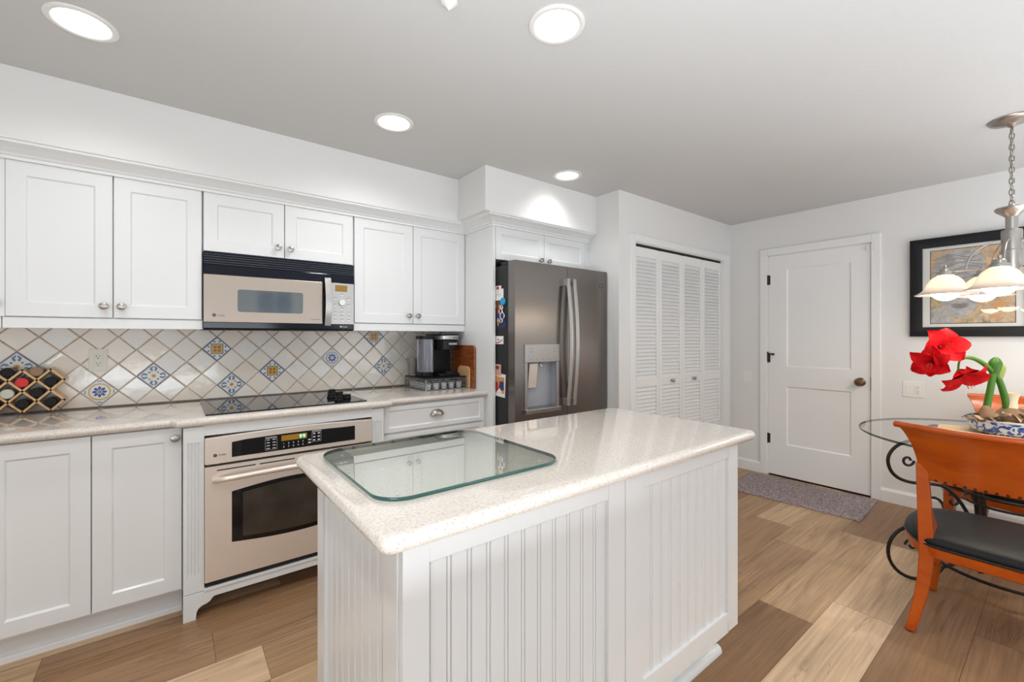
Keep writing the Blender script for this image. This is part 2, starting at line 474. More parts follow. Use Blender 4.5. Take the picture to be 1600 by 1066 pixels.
def copy_tree(o, parent=None):
    c = o.copy(); COL.objects.link(c); c.parent = parent
    for ch in list(o.children): copy_tree(ch, c)
    return c
def lettering(name, txt, size, o, u, v, mat, parent, bold=0., n=None, depth=.0004, align='LEFT'):
    cu = bpy.data.curves.new('t', 'FONT'); cu.body = txt; cu.size = size; cu.extrude = depth; cu.offset = bold; cu.align_x = align
    t = bpy.data.objects.new('t', cu); COL.objects.link(t)
    dg = bpy.context.evaluated_depsgraph_get(); dg.update()
    me = bpy.data.meshes.new_from_object(t.evaluated_get(dg)); bpy.data.objects.remove(t)
    u = Vector(u).normalized(); v = Vector(v).normalized(); n = u.cross(v); o = Vector(o)
    P = Vector(parent['_o']) if parent is not None else V(0, 0, 0)
    for q in me.vertices: q.co = o + u * q.co.x + v * q.co.y + n * q.co.z - P
    me.materials.clear(); me.materials.append(MATS[mat]); me.name = name
    ob = bpy.data.objects.new(name, me); COL.objects.link(ob); ob.parent = parent; ob['_o'] = tuple(P)
    return ob
X, Y, Z = V(1, 0, 0), V(0, 1, 0), V(0, 0, 1)
def offset_poly(pts, d):
    """inward offset of a CCW polygon"""
    n = len(pts); r = []
    for i in range(n):
        p0 = Vector(pts[i - 1]); p1 = Vector(pts[i]); p2 = Vector(pts[(i + 1) % n])
        e1 = (p1 - p0).normalized(); e2 = (p2 - p1).normalized()
        n1 = V(-e1.y, e1.x); n2 = V(-e2.y, e2.x); b = n1 + n2
        k = d / max(.2, 1 + n1.dot(n2)) if b.length > 1e-6 else d
        q = p1 + b * k; r.append((q.x, q.y))
    return r
def bullnose(mb, pts, z0, z1, k=8):
    r = (z1 - z0) / 2; rr = []
    for i in range(k + 1):
        a = -PI / 2 + PI * i / k
        rr.append([(x, y, z0 + r + r * math.sin(a)) for x, y in offset_poly(pts, r * (1 - math.cos(a)))])
    mb.rings(rr); return mb
def round_rect(x0, x1, y0, y1, r, k=6):
    rs = r if isinstance(r, (list, tuple)) else [r] * 4; p = []
    for (cx, cy, a0), q in zip(((x1, y0, -90), (x1, y1, 0), (x0, y1, 90), (x0, y0, 180)), rs):
        sx = -1 if cx == x1 else 1; sy = -1 if cy == y1 else 1
        for i in range(k + 1):
            a = R(a0 + 90 * i / k); p.append((cx + sx * q + q * math.cos(a), cy + sy * q + q * math.sin(a)))
    return p

# ================================================================== SETTING
def plank_floor():
    y0, wd = 0.4875, 0.2255
    joints = {8: [(-.41, .62, .12)], 7: [(.134, .30, .22)], 6: [(.291, .86, .42)], 1: [(2.25, .05, .60)], 0: [(1.05, .3, .92), (2.52, .92, .80)],
              -1: [(1.9, .2, .16)], -2: [(1.5, .2, .25)], 2: [(3.0, .38, .55)], 3: [(3.28, .30, .70)]}
    me_v, me_f, tones = [], [], []
    rng = random.Random(5)
    k0 = int(math.floor((RY0 - y0) / wd)); k1 = int(math.ceil((RY1 - y0) / wd))
    for k in range(k0, k1 + 1):
        ya = max(RY0, y0 + k * wd); yb = min(RY1, y0 + (k + 1) * wd)
        if yb - ya < .002: continue
        js = [(j[0]) for j in joints.get(k, [])]
        first = js[0] if js else RX0 + rng.random() * 1.2
        xs = [first]
        while xs[0] > RX0: xs.insert(0, xs[0] - 1.22)
        while xs[-1] < RX1:
            xs.append(js[len(xs) - xs.index(first)] if False else xs[-1] + 1.22)
        if k == 0: xs = [x for x in xs if x < 1.0 or x > 3.0] + [1.05, 2.52]; xs = sorted(xs)
        for a, b in zip(xs, xs[1:]):
            a2 = max(RX0, a); b2 = min(RX1, b)
            if b2 - a2 < .01: continue
            t = rng.random() * .85
            if k <= -1: t = .12 + .22 * rng.random()
            for j in joints.get(k, []):
                if abs(b - j[0]) < .02: t = j[1] + rng.random() * .012
                if abs(a - j[0]) < .02: t = j[2] + rng.random() * .012
            g = .0006
            i = len(me_v)
            me_v += [(a2 + g, ya + g, 0), (b2 - g, ya + g, 0), (b2 - g, yb - g, 0), (a2 + g, yb - g, 0)]
            me_f.append((i, i + 1, i + 2, i + 3)); tones.append(t)
    n = len(me_v)
    bx = MB().box(RX0 - .1, RX1 + .12, RY0 - .1, RY1 + .1, -.06, -.0008)
    me_v += bx.v; nb = len(bx.f); me_f += [tuple(i + n for i in f) for f in bx.f]
    me = bpy.data.meshes.new('floor'); me.from_pydata(me_v, [], me_f)
    me.materials.append(MATS['vinyl_plank']); me.materials.append(MATS['dark_gap'])
    for p in list(me.polygons)[-nb:]: p.material_index = 1
    at = me.attributes.new('tone', 'FLOAT', 'FACE')
    at.data.foreach_set('value', tones + [0.] * nb)
    o = bpy.data.objects.new('floor', me); COL.objects.link(o); structure(o, 'brown oak look vinyl plank floor')
plank_floor()

def ceiling():
    m = MB(); q = .125; r = .094
    xs = sorted({RX0 - .1, RX1 + .12} | {round(c[0] + s, 4) for c in CANS for s in (-q, q)})
    ys = sorted({RY0 - .1, RY1 + .1} | {round(c[1] + s, 4) for c in CANS for s in (-q, q)})
    def boxes_cut():
        """grid cells; skip any cell inside a can's square, which gets a ring instead"""
        for a, b in zip(xs, xs[1:]):
            for c, d in zip(ys, ys[1:]):
                mx, my = (a + b) / 2, (c + d) / 2
                if any(abs(mx - x) < q and abs(my - y) < q for x, y in CANS): continue
                m.quad((a, c, CEIL), (a, d, CEIL), (b, d, CEIL), (b, c, CEIL))
    boxes_cut()
    n = 40
    for x, y in CANS:
        inn, outr = [], []
        for i in range(n):
            a = 2 * PI * i / n; ca, sa = math.cos(a), math.sin(a); k = q / max(abs(ca), abs(sa))
            inn.append((x + r * ca, y + r * sa, CEIL)); outr.append((x + k * ca, y + k * sa, CEIL))
        for i in range(n):
            j = (i + 1) % n; m.quad(inn[i], inn[j], outr[j], outr[i])
    m.quad((RX0 - .1, RY0 - .1, CEIL + .2), (RX1 + .12, RY0 - .1, CEIL + .2), (RX1 + .12, RY1 + .1, CEIL + .2), (RX0 - .1, RY1 + .1, CEIL + .2))
    structure(m.build('ceiling', 'ceiling_texture', recalc=False), 'flat white textured ceiling')
ceiling()

# walls
structure(MB().box(RX0 - .1, RX1 + .12, RY1, RY1 + .1, 0, CEIL).build('wall_back', 'wall_paint'), 'pale wall behind the cabinets')
DY0, DY1, DZ = 0.985, 1.75, 2.03      # door opening
m = MB()
m.prism([(RY0 - .1, 0), (DY0, 0), (DY0, DZ), (DY1, DZ), (DY1, 0), (RY1 + .1, 0), (RY1 + .1, CEIL), (RY0 - .1, CEIL)], 'x', RX1, RX1 + .1)
m.box(RX1 + .095, RX1 + .11, DY0 - .02, DY1 + .02, 0, DZ + .02)
structure(m.build('wall_right', 'wall_paint'), 'pale grey wall with the white door')
BX0, BX1, BZ, BYF = 2.828, 4.226, 2.02, 2.095    # louvred closet opening
m = MB()
m.prism([(2.645, 0), (BX0, 0), (BX0, BZ), (BX1, BZ), (BX1, 0), (RX1, 0), (RX1, CEIL), (2.645, CEIL)], 'y', BYF, BYF + .11)
structure(m.build('wall_closet', 'wall_paint'), 'pale grey wall around the louvred closet doors')
structure(MB().box(2.645, 2.755, BYF + .11, RY1, 0, CEIL).build('wall_pier', 'wall_paint'), 'white end of the closet beside the fridge')
# left and rear walls, unseen; all openings but the small window added for light
m = MB(); WY0, WY1, WZ0, WZ1 = -2.8, -.5, .75, 2.1
m.prism([(RY0 - .1, 0), (RY1 + .1, 0), (RY1 + .1, CEIL), (RY0 - .1, CEIL)], 'x', RX0 - .11, RX0 - .1)
m.v.clear(); m.f.clear(); m.m.clear()
for a, b, c, d in ((RY0 - .1, WY0, 0, CEIL), (WY1, RY1 + .1, 0, CEIL), (WY0, WY1, 0, WZ0), (WY0, WY1, WZ1, CEIL)): m.box(RX0 - .1, RX0, a, b, c, d)
structure(m.build('wall_left', 'wall_paint'))
m = MB()
PX0, PX1, PZ1 = -1.95, .45, 2.1
QX0, QX1, QZ0, QZ1 = 1.08, 1.70, .95, 2.1
for a, b, c, d in ((RX0, PX0, 0, CEIL), (PX0, PX1, PZ1, CEIL), (PX1, QX0, 0, CEIL), (QX0, QX1, 0, QZ0), (QX0, QX1, QZ1, CEIL), (QX1, 1.95, 0, CEIL), (1.95, 3.95, 0, .6), (1.95, 3.95, 2.1, CEIL), (3.95, RX1, 0, CEIL)):
    m.box(a, b, RY0 - .1, RY0, c, d)
structure(m.build('wall_rear', 'wall_paint'))
def window(name, o, u, v, w, h, cols, rows, fr=.05, mun=.025):
    e = bpy.data.objects.new(name, None); COL.objects.link(e); e['_o'] = (0., 0., 0.); structure(e)
    n = u.cross(v); f = MB()
    for a0, a1, b0, b1 in ((-.06, fr, -.06, h + .06), (w - fr, w + .06, -.06, h + .06), (fr, w - fr, -.06, fr), (fr, w - fr, h - fr, h + .06)):
        f.obox(o, u, v, n, a0, a1, b0, b1, -.05, .02)
    for i in range(1, cols): f.obox(o, u, v, n, w * i / cols - mun / 2, w * i / cols + mun / 2, fr, h - fr, -.04, -.005)
    for i in range(1, rows): f.obox(o, u, v, n, fr, w - fr, h * i / rows - mun / 2, h * i / rows + mun / 2, -.039, -.006)
    f.build('window_frame', 'trim_white', e)
    g = MB().obox(o, u, v, n, fr, w - fr, fr, h - fr, -.025, -.021); g.build('window_pane', 'glass_smoke', e)
window('window_1', V(QX1, RY0, QZ0), -X, Z, QX1 - QX0, QZ1 - QZ0, 2, 3)
window('added_window_2', V(RX0, WY0, WZ0), Y, Z, WY1 - WY0, WZ1 - WZ0, 3, 1)  # unseen window added on the left to carry a fill lamp
window('added_window_4', V(3.95, RY0, .6), -X, Z, 2.0, 1.5, 2, 1)  # unseen window added to bring light to the closet and door side
window('added_window_3', V(PX1, RY0, 0), -X, Z, PX1 - PX0, PZ1, 2, 1)  # made-up patio opening, added for the rear fill lamp

# soffit over the cabinets
structure(MB().prism([(RX0, 2.66), (1.585, 2.66), (1.585, 2.32), (2.645, 2.32), (2.645, RY1), (RX0, RY1)], 'z', 2.097, CEIL).build('wall_soffit', 'wall_paint'), 'white soffit above the cabinets')

# crown moulding
CP = [(0, 2.028), (.010, 2.028), (.012, 2.040), (.020, 2.044), (.024, 2.052), (.044, 2.064), (.062, 2.076), (.078, 2.080), (.080, 2.089), (.088, 2.092), (.090, 2.101), (0, 2.101)]
def crown(name, path_fn, label):
    m = MB(); n = len(path_fn(0))
    m.rings([[(path_fn(d)[i][0], path_fn(d)[i][1], z) for d, z in CP] for i in range(n)])
    structure(m.build(name, 'cabinet_white', smooth=25), label)
crown('trim_1', lambda d: [(RX0, 2.75 - d), (1.70 - d, 2.75 - d), (1.70 - d, 2.40 - d), (2.643, 2.40 - d)], 'white crown moulding along the cabinet tops')

# baseboards
def base_profile(m, x0, x1, y0, y1): m.box(x0, x1, y0, y1, 0, .095)
m = MB(); m.prism([(RX1, 0), (RX1 - .016, 0), (RX1 - .016, .085), (RX1 - .010, .1), (RX1, .1)], 'y', 1.812, 2.095); structure(m.build('baseboard_corner', 'trim_white'), 'white baseboard left of the door')
m = MB(); m.prism([(RX1, 0), (RX1 - .016, 0), (RX1 - .016, .085), (RX1 - .010, .1), (RX1, .1)], 'y', RY0, .926); structure(m.build('baseboard_right', 'trim_white'), 'white baseboard right of the door')

# door_1 : white two panel door
d = bpy.data.objects.new('door_1', None); COL.objects.link(d); d['_o'] = (0., 0., 0.); structure(d, 'white two panel door in the far wall')
m = MB(); sx = RX1 - .001; y0, y1, z0, z1 = .992, 1.743, .014, 2.022
# slab with two recessed panels (faces -x)
def door_slab(m):
    rec = .010; sl = .010
    P0 = [(1.117, 1.593, 1.008, 1.895), (1.117, 1.593, .298, .83)]
    zs = [z0, .298, .83, 1.008, 1.895, z1]
    xf = sx
    def q(ya, yb, za, zb, x=xf): m.quad((x, ya, za), (x, yb, za), (x, yb, zb), (x, ya, zb))
    for a, b in zip(zs, zs[1:]):
        q(y0, 1.117, a, b); q(1.593, y1, a, b)
        if (a, b) in ((.298, .83), (1.008, 1.895)):
            O = [(1.117, a), (1.593, a), (1.593, b), (1.117, b)]; I = [(1.117 + sl, a + sl), (1.593 - sl, a + sl), (1.593 - sl, b - sl), (1.117 + sl, b - sl)]
            for k in range(4):
                j = (k + 1) % 4
                m.quad((xf, *O[k]), (xf, *O[j]), (xf + rec, *I[j]), (xf + rec, *I[k]))
            m.quad(*[(xf + rec, *p) for p in I])
        else: q(1.117, 1.593, a, b)
    q(y0, y1, z0, z1, xf + .038)
    for (a, b), (c, e) in (((y0, z0), (y1, z0)), ((y1, z0), (y1, z1)), ((y1, z1), (y0, z1)), ((y0, z1), (y0, z0))):
        m.quad((xf, a, b), (xf, c, e), (xf + .038, c, e), (xf + .038, a, b))
door_slab(m); m.build('door_slab', 'door_white', d)
m = MB()
for a, b, c, e in ((DY1, DY1 + .062, 0, DZ + .062), (DY0 - .058, DY0, 0, DZ + .062), (DY0, DY1, DZ, DZ + .062)):
    m.box(RX1 - .018, RX1 + .002, a, b, c, e)
m.build('door_casing', 'trim_white', d, bev=.003)
m = MB().box(RX1 + .002, RX1 + .09, DY0 - .001, DY0 + .006, 0, DZ); m.box(RX1 + .002, RX1 + .09, DY1 - .006, DY1 + .001, 0, DZ); m.box(RX1 + .002, RX1 + .09, DY0, DY1, DZ - .006, DZ); m.build('door_jamb', 'trim_white', d)
m = MB().box(RX1 + .03, RX1 + .09, DY0, DY1, .0005, .012); m.build('threshold', 'dark_gap', d)
for zc in (1.805, 1.085, .34):
    m = MB().cyl((RX1 - .006, 1.7465, zc - .045), (RX1 - .006, 1.7465, zc + .045), .008); m.box(RX1 - .003, RX1 + .001, 1.728, 1.765, zc - .043, zc + .043)
    h = m.build('hinge', 'hinge_black', d)
m = MB().cyl((RX1 - .012, 1.775, 1.125), (RX1 - .012, 1.70, 1.118), .006); m.cyl((RX1 - .005, 1.70, 1.118), (RX1 - .025, 1.70, 1.118), .010); m.cyl((RX1 - .012, 1.7465, 1.06), (RX1 - .012, 1.7465, 1.14), .007)
m.build('hinge_stop', 'hinge_black', d)
m = MB().lathe((RX1, 1.054, .915), [(.034, 0), (.034, .006), (.028, .010), (.013, .014), (.012, .034), (.022, .038), (.030, .048), (.031, .058), (.024, .068), (.010, .071)], 24, (-1, 0, 0))
m.build('door_knob', 'bronze', d, smooth=40)
m = MB().box(RX1 - .022, RX1 - .017, .955, .985, 1.968, 2.012); m.box(RX1 - .024, RX1 - .001, 1.0, 1.012, 1.965, 2.01); m.build('door_sensor', 'plastic_white', d, bev=.002)
m = MB().box(RX1 - .0005, RX1 + .02, .9865, .991, .85, .96); m.build('latch_plate', 'hinge_black', d)

# door_2 : louvred bifold closet doors
d = bpy.data.objects.new('door_2', None); COL.objects.link(d); d['_o'] = (0., 0., 0.); structure(d, 'white louvred folding closet doors')
m = MB()
for a, b, c, e in ((BX0 - .056, BX0, 0, BZ + .056), (BX1, BX1 + .10, 0, BZ + .056), (BX0, BX1, BZ, BZ + .056)): m.box(a, b, BYF - .018, BYF + .002, c, e)
for a, b, c, e in ((BX0 - .001, BX0 + .008, 0, BZ), (BX1 - .008, BX1 + .001, 0, BZ), (BX0, BX1, BZ - .006, BZ)): m.box(a, b, BYF + .002, BYF + .108, c, e)
m.build('door_casing', 'trim_white', d, bev=.003)
m = MB().box(BX0 + .01, BX1 - .01, BYF + .02, BYF + .06, BZ - .022, BZ - .007); m.build('door_track', 'dark_gap', d)
structure(MB().box(2.76, 4.36, 2.62, 2.64, 0, CEIL).build('closet_shade_sheet', 'closet_shade'))  # dark sheet standing in for the unlit closet interior
pw = (BX1 - BX0 - .022) / 4
for i in range(4):
    x0 = BX0 + .011 + i * pw + .0015; x1 = x0 + pw - .003; yf = BYF + .012; st = .036
    m = MB()
    for a, b, c, e in ((x0, x0 + st, .015, 1.990), (x1 - st, x1, .015, 1.990), (x0 + st, x1 - st, 1.915, 1.990), (x0 + st, x1 - st, .875, .945), (x0 + st, x1 - st, .015, .16)):
        m.box(a, b, yf, yf + .028, c, e)
    pn = m.build('louvre_panel', 'trim_white', d, bev=.0025)
    m = MB()
    for za, zb in ((.945, 1.915), (.16, .875)):
        k = int((zb - za) / .030)
        for j in range(k):
            zc = za + (j + .5) * (zb - za) / k
            m.prism([(yf + .004, zc - .016), (yf + .008, zc - .018), (yf + .024, zc + .014), (yf + .020, zc + .016)], 'x', x0 + st - .003, x1 - st + .003)
    m.build('louvre_slats', 'trim_white', pn)
    if i in (1, 2):
        kx = x0 + pw * .52
        MB().lathe((kx, yf, .908), [(.010, 0), (.008, .008), (.015, .016), (.017, .022), (.011, .028), (.003, .029)], 18, (0, -1, 0)).build('door_knob', 'pewter', pn, smooth=40)

# ================================================================== RECESSED LIGHTS
def can_light(x, y, label):
    t = thing('recessed_light', label, 'ceiling light', (x, y, CEIL), 'recessed ceiling lights')
    MB().lathe((x, y, CEIL), [(.098, .001), (.098, -.004), (.092, -.007), (.080, -.006), (.074, .002), (.070, .03), (.066, .062), (.072, .062), (.088, .02), (.093, .001)], 40, cap0=False, cap1=False).build('trim_ring', 'plastic_white', t, smooth=50)
    MB().lathe((x, y, CEIL), [(.0665, .058), (.0665, .056), (.048, .044), (.02, .038), (.001, .037)], 32).build('lamp_lens', 'lamp_lens', t, smooth=50)
LBL = ['white recessed ceiling light above the wine coloured jars, at the far left', 'round recessed ceiling light in front of the microwave', 'small round recessed ceiling light in front of the refrigerator', 'round recessed ceiling light over the island, largest and brightest']
LBL[0] = 'recessed ceiling light at upper left, stretched oval over the left wall cabinet'
for (x, y), s in zip(CANS[:4], LBL): can_light(x, y, s)
for k, (x, y) in enumerate(CANS[4:]): can_light(x, y, 'added recessed ceiling light out of view')
m = MB().lathe((.718, 1.262, CEIL), [(.028, .002), (.028, -.006), (.014, -.018), (.002, -.030)], 20)
tag(m.build('ceiling_fitting', 'plastic_white', loc=(.718, 1.262, CEIL), smooth=40), 'tiny pointed fitting on the ceiling at the top edge', 'fitting')

# ================================================================== CABINETS
def knob(parent, x, y, z, n=(0, -1, 0), oval=False):
    n = Vector(n)
    prof = [(.008, 0), (.006, .006), (.006, .012), (.013, .017), (.0165, .022), (.0155, .027), (.009, .030), (.002, .031)]
    m = MB().lathe((x, y, z), prof, 20, n)
    if oval:
        m.v = [((px - x) * 1.10 + x, py, (pz - z) * .95 + z) for px, py, pz in m.v]
    return m.build('knob', 'pewter' if not oval else 'nickel', parent, smooth=45)
def door(parent, x0, x1, z0, z1, yf, st=.058, th=.019):
    return MB().shaker((x0, yf, z0), X, Z, -Y, x1 - x0, z1 - z0, st, .008, th).build('door', 'cabinet_white', parent, bev=.0015)
def wall_cabinet(label, x0, x1, z0, z1, doors, knobs, yb=2.772, yf=2.75, valance=True, oval=False):
    t = thing('wall_cabinet', label, 'cabinet', ((x0 + x1) / 2, 2.95, z0), 'white wall cabinets')
    m = MB().box(x0, x1, yb, 3.12, z0, z1)
    m.build('body', 'cabinet_white', t)
    if valance:
        MB().box(x0, x1, yf + .006, yf + .022, z0 - .048, z0 - .0015).build('light_rail', 'cabinet_white', t, bev=.0015)
    ds = [door(t, a, b, z0 + .003, z1 - .006, yf) for a, b in doors]
    for i, kx, kz in knobs: knob(ds[i], kx, yf, kz, oval=oval)
    return t
wall_cabinet('white wall cabinet cut off by the left edge, one knob showing', -1.25, -.569, 1.365, 2.034, [(-1.245, -.912), (-.908, -.575)], [(1, -.585, 1.42)], oval=True)
wall_cabinet('wide white two door wall cabinet above the jar rack', -.565, .120, 1.365, 2.034, [(-.556, -.223), (-.218, .116)], [(0, -.251, 1.42), (1, -.190, 1.42)], oval=True)
wall_cabinet('short white two door wall cabinet right above the microwave', .122, .886, 1.722, 2.034, [(.125, .499), (.503, .883)], [(0, .467, 1.779), (1, .529, 1.776)], valance=False)
wall_cabinet('white two door wall cabinet above the coffee maker', .889, 1.698, 1.365, 2.034, [(.893, 1.285), (1.289, 1.694)], [(0, 1.252, 1.42), (1, 1.318, 1.42)])
MB().box(-.5735, -.5575, 2.753, 2.771, 1.366, 2.03).build('filler_strip', 'cabinet_white', bpy.data.objects['wall_cabinet.001'])
# cabinet over the fridge with its full height side panel
t = thing('fridge_cabinet', 'short white cabinet over the refrigerator with tall side panel', 'cabinet', (2.15, 2.75, 1.8))
MB().box(1.725, 2.640, 2.422, 3.12, 1.81, 2.034).build('body', 'cabinet_white', t)
MB().box(1.70, 1.7235, 2.40, 3.12, 0, 2.034).build('side_panel', 'cabinet_white', t, bev=.002)
MB().box(2.606, 2.6440, 2.402, 2.42, 1.79, 2.03).build('filler_strip', 'cabinet_white', t)
d1 = door(t, 1.727, 2.163, 1.806, 2.028, 2.40, .048); d2 = door(t, 2.167, 2.603, 1.806, 2.028, 2.40, .048)
knob(d1, 2.125, 2.40, 1.838); knob(d2, 2.205, 2.40, 1.838)

def base_cabinet(label, x0, x1, doors, knobs, oval=True):
    t = thing('base_cabinet', label, 'cabinet', ((x0 + x1) / 2, 2.8, 0), 'white base cabinets')
    m = MB().box(x0, x1, 2.51, 3.12, .118, .874); m.build('body', 'cabinet_white', t)
    m = MB().box(x0, x1, 2.575, 2.59, .0, .1175); m.prism([(2.575, 0), (2.562, 0), (2.562, .018), (2.566, .026), (2.575, .028)], 'x', x0, x1)
    m.build('toe_kick', 'cabinet_white', t)
    ds = [door(t, a, b, .133, .868, 2.49, .06) for a, b in doors]
    for i, kx, kz in knobs: knob(ds[i], kx, 2.49, kz, oval=oval)
    return t
base_cabinet('white base cabinet cut off by the left edge of the view', -1.19, -.572, [(-1.186, -.884), (-.880, -.574)], [])
base_cabinet('white two door base cabinet below the jar rack', -.5705, .0335, [(-.567, -.2685), (-.2645, .031)], [(1, .008, .822)])
# drawer base right of the oven
t = thing('drawer_cabinet', 'white drawer base cabinet right of the oven, cup pull on top drawer', 'cabinet', (1.33, 2.8, 0))
MB().box(.959, 1.699, 2.49, 3.12, .118, .874).build('body', 'cabinet_white', t)
MB().box(.959, 1.699, 2.565, 2.58, 0, .1175).build('toe_kick', 'cabinet_white', t)
for a, b in ((.712, .866), (.425, .700), (.133, .413)):
    dr = MB().shaker((.972, 2.470, a), X, Z, -Y, .700, b - a, .03, .007, .019, sts=(.028, .028, .026, .026)).build('drawer', 'cabinet_white', t, bev=.0015)
    kx, kz = 1.320, (a + b) / 2 + .012
    def cup(u, v):
        a_ = PI * u; r_ = v * PI / 2
        return V(kx - .047 * math.cos(a_) * math.sin(r_), 2.470 - .024 * math.cos(r_), kz - .014 + .036 * math.sin(a_) * math.sin(r_))
    MB().slab(cup, lambda u, v: V(0, 1, 0), 16, 6, .0015).build('cup_pull', 'pewter', dr, smooth=50)

# oven cabinet
t = thing('oven_cabinet', 'white oven cabinet with fluted pilasters and bracket feet', 'cabinet', (.498, 2.8, 0))
m = MB(); m.box(.0355, .110, 2.452, 3.12, .118, .874); m.box(.890, .957, 2.452, 3.12, .118, .874); m.box(.110, .890, 2.436, 2.46, .826, .874); m.box(.110, .890, 2.44, 3.1, .118, .130)
m.build('body', 'cabinet_white', t)
def pilaster(x0, x1):
    n = 4; w = x1 - x0; pr = [(x0, 2.452), (x0, 2.433)]; g = w * .16; s = (w - 2 * g) / n
    lo, hi = .20, .80
    m = MB()
    m.box(x0, x1, 2.433, 2.452, .122, lo); m.box(x0, x1, 2.433, 2.452, hi, .870)
    pts = [(x0, 2.452), (x0, 2.433)]
    for i in range(n):
        a = x0 + g + i * s
        pts += [(a + s * .12, 2.433), (a + s * .25, 2.438), (a + s * .5, 2.440), (a + s * .75, 2.438), (a + s * .88, 2.433)]
    pts += [(x1, 2.433), (x1, 2.452)]
    m.prism(pts, 'z', lo, hi)
    return m.build('pilaster', 'cabinet_white', t)
pilaster(.0365, .1125); pilaster(.8885, .9565)
def bracket():
    half = [(.035, 0), (.082, 0), (.084, .030), (.090, .046), (.104, .056), (.122, .060), (.136, .068), (.144, .080), (.152, .085)]
    xm = .4965
    pts = half + [(2 * xm - x, z) for x, z in half[::-1]] + [(2 * xm - .035, .1185), (.035, .1185)]
    m = MB().prism(pts, 'y', 2.431, 2.452); m.box(.112, .881, 2.424, 2.452, .1195, .132)
    m.build('bracket_base', 'cabinet_white', t, bev=.0015)
    MB().box(.06, .93, 2.62, 2.63, 0, .118).build('toe_kick', 'dark_gap', t)  # toe kick coloured near black, painting in the shade under the valance
bracket()

# ================================================================== WORKTOPS
m = MB()
bullnose(m, [(RX0 + .02, 2.452), (-.012, 2.452), (.012, 2.404), (.995, 2.404), (1.018, 2.452), (1.6985, 2.452), (1.6985, 3.128), (RX0 + .02, 3.128)], .876, .914)
tag(m.build('countertop', 'quartz', loc=(0, 2.8, .876), smooth=50), 'beige speckled stone countertop along the tiled wall', 'countertop')

